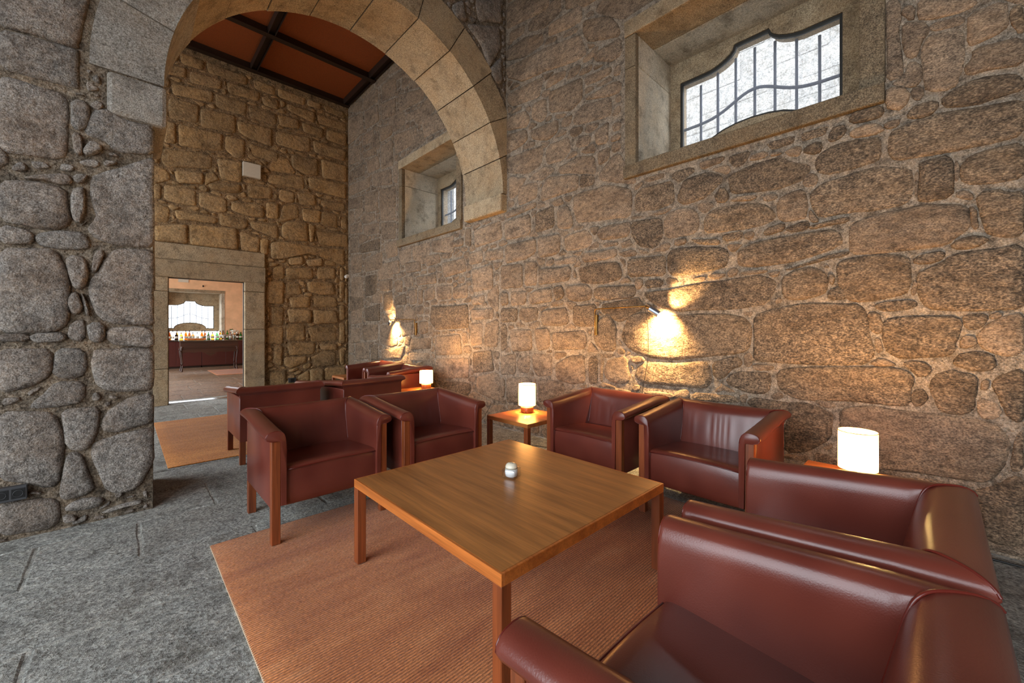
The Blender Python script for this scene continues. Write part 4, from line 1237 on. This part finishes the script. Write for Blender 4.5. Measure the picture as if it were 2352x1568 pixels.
for i, (x, y, a, lb) in enumerate(CHAIRS):
    c = chair0 if i == 0 else copy_tree(chair0)
    c.location = (x, y, 0.0); c.rotation_euler = (0, 0, a)
    tag(c, lb, 'armchair', 'red leather armchairs')


def make_table(name, x0, x1, y0, y1, h, th, leg, top_mat, edge_mat, leg_mat):
    root = empty(name, ((x0 + x1) / 2, (y0 + y1) / 2, 0))
    w, d = (x1 - x0) / 2, (y1 - y0) / 2; e = 0.012
    box('table_top', -w + e, w - e, -d + e, d - e, h - th, h, top_mat, root)
    for a in ((-w, -w + e, -d, d), (w - e, w, -d, d)): box('edge_strip', a[0], a[1], a[2], a[3], h - th, h - .0004, edge_mat, root, .0015, 1)
    for a in ((-w + e, w - e, -d, -d + e), (-w + e, w - e, d - e, d)): box('edge_strip', a[0], a[1], a[2], a[3], h - th, h - .0004, edge_mat, root, .0015, 1)
    for sx in (-1, 1):
        for sy in (-1, 1):
            a, b = sorted((sx * w, sx * (w - leg))); c, f = sorted((sy * d, sy * (d - leg)))
            box('leg', a, b, c, f, 0, h - th, leg_mat, root, .002, 1)
    return root


t = make_table('coffee_table', 0.924, 2.106, 1.020, 2.239, 0.4585, 0.046, 0.048, 'wood_top', 'wood_edge', 'wood_leg')
t.location.z = .0115
tag(t, 'large low square wooden coffee table with straight legs on the rust rug', 'table')
SIDE = [(2.545, 3.095, 2.47, 3.02, 'small wooden side table with a lit lamp in the corner between two pairs of armchairs'),
        (2.60, 3.15, 0.02, 0.57, 'small wooden side table under the big glowing lamp, mostly hidden by armchairs'),
        (2.65, 3.20, 4.62, 5.17, 'small wooden side table with a lit lamp, standing past the arch'),
        (2.72, 3.27, 7.02, 7.57, 'small bare wooden side table near the door wall')]
side0 = None
for k, (x0, x1, y0, y1, lb) in enumerate(SIDE):
    if side0 is None:
        side0 = make_table('side_table', x0, x1, y0, y1, 0.4585, 0.036, 0.042, 'wood_side', 'wood_side', 'wood_leg'); s_ = side0
    else:
        s_ = copy_tree(side0); s_.location = ((x0 + x1) / 2, (y0 + y1) / 2, 0)
    s_.location.z = .0115
    tag(s_, lb, 'side table', 'small side tables')


def make_lamp(x, y, r, h, rb, hb, label, power=26.0):
    root = empty('table_lamp', (x, y, 0.470))
    tag(root, label, 'table lamp', 'small cylinder table lamps')
    lathe('base', [(rb * .86, 0), (rb * .97, .006), (rb, .02), (rb, hb - .008), (rb * .96, hb)], 'wood_base', root, 40)
    tube('stem', [(0, 0, hb), (0, 0, hb + .05)], .012, 'brass', root, 10)
    z0, z1 = hb + .012, hb + .012 + h
    lathe('bulb', [(.008, hb + .05), (.02, hb + .075), (.024, hb + .095), (.016, hb + .115), (.001, hb + .122)], 'bulb', root, 16)
    n = 48; vs, fs = [], []
    for rr in (r, r - .002):
        for zz in (z0, z1):
            vs += [(rr * math.cos(2 * PI * k / n), rr * math.sin(2 * PI * k / n), zz) for k in range(n)]
    fo = [(k, (k + 1) % n, n + (k + 1) % n, n + k) for k in range(n)]
    fi = [(2 * n + k, 3 * n + k, 3 * n + (k + 1) % n, 2 * n + (k + 1) % n) for k in range(n)]
    sh = obj('lamp_shade', vs, fo, 'shade', root, True)
    obj('shade_lining', [v for v in vs], fi, 'shade_in', sh, True)
    for zz in (z0, z1):
        ring = [(r * math.cos(2 * PI * k / 40), r * math.sin(2 * PI * k / 40), zz) for k in range(41)]
        tube('shade_rim', ring, .0022, 'rim', sh, 5)
    L = bpy.data.lights.new('lamp_light', 'POINT'); L.energy = power; L.color = (1, .60, .22); L.shadow_soft_size = .03
    lo = bpy.data.objects.new('lamp_light', L); COL.objects.link(lo); lo.parent = root; lo.location = (0, 0, z1 - .02)
    L2 = bpy.data.lights.new('lamp_light', 'POINT'); L2.energy = power * .5; L2.color = (1, .60, .22); L2.shadow_soft_size = .03
    lo2 = bpy.data.objects.new('lamp_light', L2); COL.objects.link(lo2); lo2.parent = root; lo2.location = (0, 0, z0 + .05)
    return root


make_lamp(2.92, 2.84, .085, .212, .064, .060, 'lit cylinder table lamp on the corner side table beside the brass-armed wall lamp')
make_lamp(2.89, 0.30, .085, .205, .064, .060, 'lit cylinder table lamp rising behind the armchair back on the window wall side')
make_lamp(3.02, 4.88, .090, .170, .066, .078, 'lit cylinder table lamp with a short shade past the arch')


# ---- wall lamps with a brass swing arm
def wall_lamp(label, yb, zt, ydir, span, out, cordpts, power):
    root = empty('wall_lamp', (WX - 0.03, yb, zt))
    tag(root, label, 'wall lamp', 'brass swing-arm wall lamps')
    box('wall_plate', -0.004, 0.025, -.014, .014, -.275, -.06, 'brass', root, .003)
    pts = [(-.022, 0, -.27), (-.022, 0, -.05), (-.024, 0, -.02), (-.028, ydir * .012, -.004), (-.034, ydir * .05, 0), (-.034 - out * .5, ydir * span * .5, 0), (-.034 - out, ydir * span, 0)]
    tube('swing_arm', pts, .0065, 'brass', root, 8)
    tube('arm_joint', [(-.034 - out * .42, ydir * span * .42, -.012), (-.034 - out * .42, ydir * span * .42, .0)], .008, 'brass', root, 8)
    e = Vector((-.034 - out, ydir * span, 0))
    ax = Vector((.22, ydir * .80, -.55)).normalized()
    tube('lamp_neck', [e, e + ax * .05], .010, 'brass', root, 8)
    a, b = e + ax * .045, e + ax * .145
    s = a.cross(ax)
    vs, fs = [], []
    side = ax.cross(Vector((0, 0, 1))).normalized(); upv = side.cross(ax)
    n = 24
    for rr in (.030, .027):
        for p in (a, b):
            vs += [p + side * rr * math.cos(2 * PI * k / n) + upv * rr * math.sin(2 * PI * k / n) for k in range(n)]
    fs = [(k, (k + 1) % n, n + (k + 1) % n, n + k) for k in range(n)] + [(2 * n + k, 3 * n + k, 3 * n + (k + 1) % n, 2 * n + (k + 1) % n) for k in range(n)]
    fs += [(n + k, n + (k + 1) % n, 3 * n + (k + 1) % n, 3 * n + k) for k in range(n)]
    fs += [(k, 2 * n + k, 2 * n + (k + 1) % n, (k + 1) % n) for k in range(n)]
    obj('lamp_head', vs, fs, 'alu', root, False)
    c = a + ax * .07
    vs2, fs2 = tube_geo([c - ax * .02, c + ax * .02], .012, 10)
    obj('bulb', vs2, fs2, 'bulb', root, True)
    tube('power_cord', smooth_path([tuple(p) for p in cordpts], 2), .003, 'black', root, 6)
    L = bpy.data.lights.new('wall_lamp_light', 'SPOT'); L.energy = power; L.color = (1, .62, .26); L.spot_size = 2.6; L.spot_blend = 1.0; L.shadow_soft_size = .015
    lo = bpy.data.objects.new('wall_lamp_light', L); COL.objects.link(lo); lo.parent = root
    lo.location = b + Vector((0, 0, -.004))
    tgt = Vector((.0, -ydir * .10, -.22)); d = (Vector((.16, -ydir * .09, -.18))).normalized()
    lo.rotation_euler = d.to_track_quat('-Z', 'Y').to_euler()
    L = bpy.data.lights.new('wall_lamp_light', 'SPOT'); L.energy = power * .25; L.color = (1, .62, .26); L.spot_size = 1.1; L.spot_blend = .8; L.shadow_soft_size = .015
    lo = bpy.data.objects.new('wall_lamp_light', L); COL.objects.link(lo); lo.parent = root
    lo.location = b + Vector((-.01, ydir * .02, .02))
    d = Vector((.14, ydir * .12, .16)).normalized()
    lo.rotation_euler = d.to_track_quat('-Z', 'Y').to_euler()
    return root


wall_lamp('brass swing-arm wall lamp lighting the stones below the barred window', 2.50, 1.515, -1, .64, .11,
          [(-.14, -.63, -.01), (-.06, -.62, -.15), (-.03, -.61, -.40), (-.03, -.60, -.55), (-.035, -.545, -.80), (-.035, -.545, -1.0)], 160)
wall_lamp('brass swing-arm wall lamp lighting the stones near the door wall', 6.19, 1.475, 1, .62, .11,
          [(-.04, .02, -.02), (-.035, .06, -.2), (-.035, .15, -.5), (-.035, .26, -.85)], 170)


# ---- rugs
def rug(name, x0, x1, y0, y1, mat, edge, label, group=None):
    pitch = .0135; amp = .0016
    ny = int((y1 - y0) / pitch) * 2; nx = 40
    vs, fs = [], []
    for j in range(ny + 1):
        y = y0 + (y1 - y0) * j / ny
        for i in range(nx + 1):
            x = x0 + (x1 - x0) * i / nx if 1 < i < nx - 1 else {0: x0, 1: x0 + .008, nx - 1: x1 - .008, nx: x1}[i]
            vs.append((x, y, .0085 + (amp if j % 2 else -amp) + .0015 * noise.noise((x * 3, y * 3, 0)) - (.004 if i in (0, nx) or j in (0, ny) else 0)))
    for j in range(ny):
        for i in range(nx):
            a = j * (nx + 1) + i; fs.append((a, a + 1, a + nx + 2, a + nx + 1))
    root = obj(name, vs, fs, mat, None, True)
    bm = bmesh.new(); add_box(bm, x0, x1, y0, y1, .0005, .0055); from_bm('backing', bm, edge, root)
    tag(root, label, 'rug', group)
    return root


def rug_mat(name, c1, c2, c3, scale=1.0):
    m, nt, p, out = new_mat(name)
    vec, _ = coords(nt, 0, (1, 1, 1))
    big, _ = coords(nt, 0, (0.8, 3.0, 1))
    n1 = noise_tex(nt, big, 1.6, 5, .7)
    st, _ = coords(nt, 0, (70, 280, 1))
    n2 = noise_tex(nt, st, 1.0, 2, .6)
    col = ramp(nt, n1, [(.3, lin(c1)), (.55, lin(c2)), (.75, lin(c3))])
    tc = nt.nodes.new('ShaderNodeTexCoord'); w = nt.nodes.new('ShaderNodeTexWave')
    w.bands_direction = 'Y'; w.inputs['Scale'].default_value = 2 * PI / .0135 / 20.0; w.inputs['Distortion'].default_value = .6; w.inputs['Detail Scale'].default_value = 8
    nt.links.new(tc.outputs['Object'], w.inputs[0])
    col = mixc(nt, 1.0, col, ramp(nt, n2, [(.28, (.5, .46, .43, 1)), (.5, (1, 1, 1, 1)), (.72, (1.5, 1.5, 1.5, 1))]), 'MULTIPLY')
    col = mixc(nt, 1.0, col, ramp(nt, w.outputs[0], [(.0, (.55, .5, .48, 1)), (.75, (1.2, 1.2, 1.2, 1))]), 'MULTIPLY')
    nt.links.new(col, p.inputs['Base Color']); p.inputs['Roughness'].default_value = .95
    p.inputs['Specular IOR Level'].default_value = .15
    p.inputs['Sheen Weight'].default_value = .15
    nt.links.new(bump(nt, n2, .004), p.inputs['Normal'])
    return m


M['rug_rust'] = rug_mat('rust_wool_pile', (166, 94, 48), (198, 126, 72), (213, 152, 104))
M['rug_ochre'] = rug_mat('ochre_wool_pile', (182, 112, 50), (206, 136, 66), (218, 152, 84))
M['rug_edge'] = plain('rug_backing', (214, 190, 160), .95, vary=.1)
rug('lounge_rug', .37, 3.03, .25, 3.005, 'rug_rust', 'rug_edge', 'rust orange ribbed wool rug under the coffee table', 'wool rugs')
rug('lounge_rug', .295, 2.95, 4.96, 7.49, 'rug_ochre', 'rug_ochre', 'ochre wool rug between the armchairs past the arch', 'wool rugs')

# ---- small things
j = empty('sugar_jar', (1.575, 1.655, .470)); tag(j, 'white jar with a domed ivory lid in a square glass dish on the coffee table', 'jar')
bm = bmesh.new(); add_box(bm, -.042, .042, -.042, .042, 0, .052, .008, 2); from_bm('glass_dish', bm, 'clear_glass', j, True)
lathe('jar_body', [(.02, .004), (.033, .010), (.036, .03), (.034, .050)], 'wax', j, 32)
lathe('lid', [(.034, .051), (.0345, .056), (.033, .066), (.026, .076), (.014, .081), (.001, .082)], 'ceramic', j, 32)
tube('gilt_band', [(.0348 * math.cos(2 * PI * k / 32), .0348 * math.sin(2 * PI * k / 32), .056) for k in range(33)], .0012, 'gilt', j, 5)
for a in range(6): lathe('lid_emblem', [(.004, .0), (.003, .0012), (.0005, .0015)], 'gilt', j, 8, (.009 * math.cos(a * 1.05), .009 * math.sin(a * 1.05), .0805))
j.rotation_euler = (0, 0, .35)

s = empty('wall_socket', (-.50, AY0 - .045, .297)); tag(s, 'charcoal double power socket set low in the stone pillar', 'socket', 'power sockets')
box('face_plate', -.075, .066, -.008, .03, -.044, .044, 'socket', s, .004)
for x in (-.036, .030):
    bm = bmesh.new()
    box('socket_insert', x - .029, x + .029, -.0095, .0, -.030, .030, 'socket_dark', s, .002)
    tube('socket_ring', [(x + .020 * math.cos(2 * PI * k / 20), -.0105, .020 * math.sin(2 * PI * k / 20)) for k in range(21)], .0016, 'socket', s, 5)
s = empty('wall_socket', (2.489, FY - .046, .262)); tag(s, 'small charcoal power socket low on the tan door wall', 'socket', 'power sockets')
box('face_plate', -.07, .07, -.006, .03, -.045, .045, 'socket', s, .004)
box('socket_insert', -.035, .035, -.009, .0, -.032, .032, 'socket_dark', s, .002)
pl = box('wall_panel', 1.63, 1.922, FY - .07, FY + .0, 4.225, 4.49, 'white', None, .004); tag(pl, 'square off-white speaker panel high on the tan door wall', 'panel')
dt = empty('alarm_sensor', (WX - .075, FY - .06, 2.474)); tag(dt, 'small round white sensor in the wall corner past the arch', 'sensor')
lathe('sensor_body', [(.038, 0), (.040, .01), (.036, .022), (.02, .03), (.001, .032)], 'white_plastic', dt, 24)
box('sensor_bracket', .01, .07, -.012, .05, -.012, .012, 'white_plastic', dt)
dt.rotation_euler = (PI / 2, 0, 0)
dt.children[1].rotation_euler = (0, 0, 0)
cb = tube('floor_cable', smooth_path([(3.56, .45, .006), (3.50, .1, .006), (3.55, -.25, .006), (3.52, -.6, .006), (3.57, -1.0, .006)], 3), .006, 'black'); tag(cb, 'black cable lying on the floor along the window wall', 'cable')
cb = tube('lamp_cord', smooth_path([(3.115, 3.04, .43), (3.115, 3.05, .25), (3.12, 3.08, .02), (3.2, 3.16, .006), (3.32, 3.1, .006), (3.35, 2.95, .006), (3.5, 2.8, .006)], 3), .003, 'black'); tag(cb, 'thin black cord hanging from the corner side table to the floor', 'cable')


# ================================================================== BAR ROOM seen through the doorway
BW = 18.0; BZ = 3.4
bar_floor = panel('floor_bar', -1.6, 5.2, FY + .1, BW + .1, [], lambda u, v, w: (u, v, -.010), False, 'floor_joint'); tag(bar_floor, 'brown granite slab floor of the bar room', 'floor', kind='structure')
ys = [FY + .54, 10.35, 11.1, 11.9, 12.6, 13.4, 14.15, 14.9, 15.7, 16.5, 17.3, 18.05]
for y0, y1 in zip(ys, ys[1:]):
    x = -1.6 + frg.uniform(0, .8); cuts = [-1.6]
    while x < 5.0: cuts.append(x); x += frg.uniform(.7, 1.2)
    cuts.append(5.2)
    for a, b in zip(cuts, cuts[1:]):
        if b - a > .1: slab(a, b, y0, y1, 'bar_floor', bar_floor, .008)
WC, WZB = 1.72, 1.33
wb = panel('wall_bar', -1.6, 5.2, 0, BZ, [(WC - .84, WC + .84, .945, 2.60)], lambda u, v, w: (u, BW, v), False, 'plaster'); tag(wb, 'ochre plastered end wall of the bar room with a deep window', 'wall', kind='structure')
wb2 = panel('wall_bar_side', FY + .1, BW + .05, 0, BZ, [(10.3, 16.9, .05, 3.15)], lambda u, v, w: (-1.6, u, v), False, 'plaster'); tag(wb2, 'ochre plastered side wall of the bar room with a wide opening', 'wall', kind='structure')  # unseen opening, added and widened to brighten the bar room
wb3 = panel('wall_bar_far_side', FY + .1, BW + .05, 0, BZ, [], lambda u, v, w: (5.2, u, v), True, 'plaster'); tag(wb3, 'ochre plastered closed side wall of the bar room', 'wall', kind='structure')
wb4 = panel('wall_bar_inner', -1.6, 5.2, 0, BZ, [(DX0 - .25, DX1 + .6, 0, 2.6)], lambda u, v, w: (u, FY + .12, v), True, 'plaster'); tag(wb4, 'ochre plaster back of the doorway wall in the bar room', 'wall', kind='structure')
cb_ = box('ceiling_bar', -1.7, 5.3, FY + .1, BW + 1.2, BZ, BZ + .1, 'white_plaster'); tag(cb_, 'white plaster ceiling of the bar room', 'ceiling', kind='structure')
w3 = empty('window_6'); tag(w3, 'baroque barred window in a deep granite recess behind the bar bottles', 'window', kind='structure')
shaped_window(w3, lambda u, v, d: (WC + u, BW + .6 + d, v), WZB, (-.85, .85, 1.25, 2.62))
box('backlight_pane', WC - .84, WC + .84, BW + .585, BW + .589, .945, 1.25, 'glass', w3)  # added strip open to the sky, gives the bottles a bright backing
box('transom', WC - .85, WC + .85, BW + .56, BW + .62, 1.235, 1.262, 'frame_steel', w3)
for x0, x1 in ((WC - .94, WC - .84), (WC + .84, WC + .94)): box('reveal_stone', x0, x1, BW - .012, BW + .62, .945, 2.60, 'ashlar_daylit', w3, .005)
box('lintel', WC - .95, WC + .95, BW - .02, BW + .62, 2.60, 2.70, 'ashlar', w3, .006)
box('window_sill', WC - .95, WC + .95, BW + .003, BW + .62, .84, .945, 'ashlar_daylit', w3, .006)
pl = box('wall_panel', 1.34, 1.62, BW - .03, BW, 2.93, 3.12, 'white', None, .004); tag(pl, 'small off-white panel on the ochre bar room wall', 'panel')
for x in (.9, 2.02):
    s = empty('wall_spotlight', (x, BW - .06, 2.80)); tag(s, 'tiny dark wall spotlight above the bar room window', 'spotlight', 'bar wall spotlights')
    lathe('spot_body', [(.02, 0), (.022, .05), (.018, .06)], 'steel_dark', s, 12); box('spot_mount', -.008, .008, .0, .06, .02, .04, 'steel_dark', s)
# back bar cabinets, one continuous worktop
for k in range(4):
    x0 = -.62 + k * 1.35 - .155
    c = empty('bar_cabinet', (x0, 17.42, 0)); tag(c, 'low maroon lacquered bar cabinet under the window bottles', 'cabinet', 'back bar cabinets')
    box('body', .003, 1.347, .02, .56, .06, .90, 'cabinet', c)
    box('door', .006, .672, .0, .02, .07, .89, 'cabinet', c, .002, 1); box('door', .678, 1.344, .0, .02, .07, .89, 'cabinet', c, .002, 1)
    box('plinth', .02, 1.33, .05, .5, 0, .06, 'steel_dark', c)
wt = box('worktop', -.8, 4.65, 17.39, 17.99, .90, .945, 'wood_dark', None, .003, 1); tag(wt, 'long dark worktop of the back bar under the bottles', 'worktop')


def bottle_mesh(kind):
    P = {'tall': [(.034, 0), (.037, .01), (.037, .19), (.032, .215), (.014, .245), (.0135, .30), (.016, .302), (.016, .315), (.001, .316)],
         'squat': [(.046, 0), (.05, .01), (.05, .13), (.042, .165), (.016, .19), (.015, .225), (.02, .227), (.02, .25), (.001, .251)],
         'wine': [(.036, 0), (.038, .01), (.038, .18), (.030, .21), (.015, .24), (.0145, .30), (.001, .302)]}[kind]
    return P


def bglass(name, c, emit=0):
    m, nt, p, out = new_mat(name)
    p.inputs['Base Color'].default_value = lin(c); p.inputs['Roughness'].default_value = .12
    p.inputs['Transmission Weight'].default_value = .75
    p.inputs['IOR'].default_value = 1.1
    return m


GL = {'green': bglass('green_bottle_glass', (70, 170, 70)), 'amber': bglass('amber_bottle_glass', (236, 150, 50)), 'clear': bglass('clear_bottle_glass', (236, 238, 236)), 'brown': bglass('brown_bottle_glass', (120, 60, 26)), 'dark': bglass('dark_bottle_glass', (36, 24, 22))}
brg = random.Random(4)
protos = {}
def bottle(x, y, kind, color, zt):
    key = (kind, color)
    if key not in protos:
        b = empty('bottle'); protos[key] = b
        lathe('bottle_glass', bottle_mesh(kind), GL[color], b, 14)
        zc = bottle_mesh(kind)[-1][1]
        lathe('cap', [(.0165, zc - .03), (.0165, zc + .004), (.001, zc + .005)], 'black' if color != 'green' else 'gilt', b, 10)
        rr = bottle_mesh(kind)[2][0] + .0006
        lathe('paper_label', [(rr, .05), (rr, .12)], 'white' if color in ('dark', 'brown', 'green') else 'ceramic', b, 14)
        me = b.children[-1].data
    else:
        b = copy_tree(protos[key])
    b.location = (x, y, zt)
    tag(b, '%s %s glass bottle in the row on the back bar worktop' % ({'tall': 'tall', 'squat': 'squat', 'wine': 'slender'}[kind], color), 'bottle', 'bottles on the back bar')
seq = ['dark', 'clear', 'brown', 'clear', 'dark', 'amber', 'amber', 'brown', 'clear', 'clear', 'amber', 'brown', 'green', 'amber', 'clear', 'amber', 'amber', 'green', 'clear', 'amber', 'brown', 'green', 'dark', 'clear', 'green', 'green', 'dark', 'brown', 'dark', 'dark', 'dark']
x = .90
for k, c in enumerate(seq):
    kind = brg.choice(['tall', 'tall', 'squat', 'wine'])
    bottle(x, 17.62 + brg.uniform(-.02, .06), kind, c, .945)
    if k % 2 == 0: bottle(x + .03, 17.85, brg.choice(['tall', 'squat']), brg.choice(['amber', 'clear', 'amber', 'green', 'brown']), .945)
    x += .092 + (.032 if kind == 'squat' else 0) - (.006 if kind == 'wine' else 0)

# console table with a glass top
ct = empty('console_table', (1.98, 16.15, 0)); tag(ct, 'dark carved console table with cabriole legs and a glass top in the bar room', 'console table')
box('glass_top', -.86, .86, -.27, .27, .945, .957, 'glass_green_edge', ct)
box('frame', -.74, .74, -.22, .22, .72, .945, 'wood_dark', ct, .004)
box('moulding', -.755, .755, -.235, .235, .705, .725, 'wood_dark', ct, .004)
apr = []
for k in range(41):
    t = -1 + 2 * k / 40
    z = .585 - .14 * max(0, 1 - abs(t) / .20) ** .7 + .018 * math.cos(t * 16)
    apr.append((t * .70, z))
vs = [(x, -.222, .71) for x, z in apr] + [(x, -.222, z) for x, z in apr] + [(x, -.20, .71) for x, z in apr] + [(x, -.20, z) for x, z in apr]
n = len(apr); fs = []
for k in range(n - 1):
    fs += [(k, n + k, n + k + 1, k + 1), (2 * n + k, 2 * n + k + 1, 3 * n + k + 1, 3 * n + k), (n + k, 3 * n + k, 3 * n + k + 1, n + k + 1)]
obj('apron', vs, fs, 'wood_dark', ct)
for sx in (-1, 1):
    for sy in (-1, 1):
        pts = [(sx * .70, sy * .20, .76), (sx * .725, sy * .215, .68), (sx * .72, sy * .21, .55), (sx * .695, sy * .20, .35), (sx * .69, sy * .195, .15), (sx * .705, sy * .205, .05), (sx * .715, sy * .21, .0)]
        tube('leg', smooth_path(pts, 2), [.045 - .028 * min(1, k / 13) if k < 18 else .017 + .002 * (k - 18) for k in range(len(smooth_path(pts, 2)))], 'wood_dark', ct, 10)
CT = .957
bx_ = box('menu_box', 1.42, 1.82, 16.02, 16.26, CT, CT + .065, 'wood_edge', None, .004); tag(bx_, 'flat red-brown wooden box lying on the console table', 'box')
gb = empty('glass_bowl', (1.93, 16.08, CT)); tag(gb, 'footed clear glass bowl on the console table', 'bowl')
lathe('bowl_foot', [(.05, 0), (.05, .006), (.012, .014), (.012, .05)], 'clear_glass', gb, 20); lathe('bowl_cup', [(.012, .05), (.06, .08), (.095, .14), (.10, .16)], 'clear_glass', gb, 24)
cs = empty('cake_stand', (2.38, 16.12, CT)); tag(cs, 'silver footed stand with a shallow domed plate on the console table', 'stand')
lathe('stand_foot', [(.07, 0), (.068, .01), (.016, .025), (.014, .12)], 'steel_bright', cs, 24); lathe('stand_plate', [(.014, .12), (.15, .13), (.155, .14), (.13, .16), (.08, .185), (.02, .195), (.001, .196)], 'steel_bright', cs, 32)
va = empty('flower_vase', (2.64, 16.10, CT)); tag(va, 'clear glass vase of white flowers on the console table', 'vase')
lathe('vase_glass', [(.045, 0), (.05, .01), (.055, .14), (.065, .17)], 'clear_glass', va, 24)
M['petal'] = plain('white_petals', (240, 232, 220), .7, vary=.05); M['leaf'] = plain('green_leaves', (60, 96, 44), .6, vary=.2); M['peach'] = plain('peach_petals', (236, 180, 130), .7, vary=.05)
for k in range(9):
    a = k * 2.4; rr = .02 + .075 * (k / 9); x, y, z = rr * math.cos(a) * 1.3, rr * math.sin(a), .25 + .05 * math.cos(k * 1.7)
    tube('stem', [(0, 0, .03), (x * .5, y * .5, .15), (x, y, z - .02)], .003, 'leaf', va, 5)
    bm = bmesh.new()
    for q in range(7):
        aa = q * 2 * PI / 7
        bmesh.ops.create_icosphere(bm, subdivisions=1, radius=.024, matrix=Matrix.Translation((x + .02 * math.cos(aa), y + .02 * math.sin(aa), z + .006 * (q % 2))) @ Matrix.Diagonal((1, 1, .7, 1)))
    bmesh.ops.create_icosphere(bm, subdivisions=1, radius=.02, matrix=Matrix.Translation((x, y, z + .018)))
    from_bm('blossom', bm, 'peach' if k == 2 else 'petal', va, True)
for k in range(7):
    a = PI + (k - 3) * .3; L_ = .14 + .03 * (k % 3)
    x, y, z = .05 * math.cos(a), .05 * math.sin(a), .24 + .012 * k
    dx, dy = L_ * .7 * math.cos(a), L_ * .7 * math.sin(a)
    obj('leaf', [(x, y, z), (x + dx * .5 - dy * .15, y + dy * .5 + dx * .15, z + .05), (x + dx, y + dy, z + .06), (x + dx * .5 + dy * .15, y + dy * .5 - dx * .15, z + .04), (x + dx * .5, y + dy * .5, z + .035)], [(0, 1, 4), (1, 2, 4), (2, 3, 4), (3, 0, 4)], 'leaf', va, True)
rug('lounge_rug', 1.9, 3.45, 14.1, 15.9, 'rug_rust', 'rug_rust', 'orange wool rug on the bar room floor seen through the doorway', 'wool rugs')
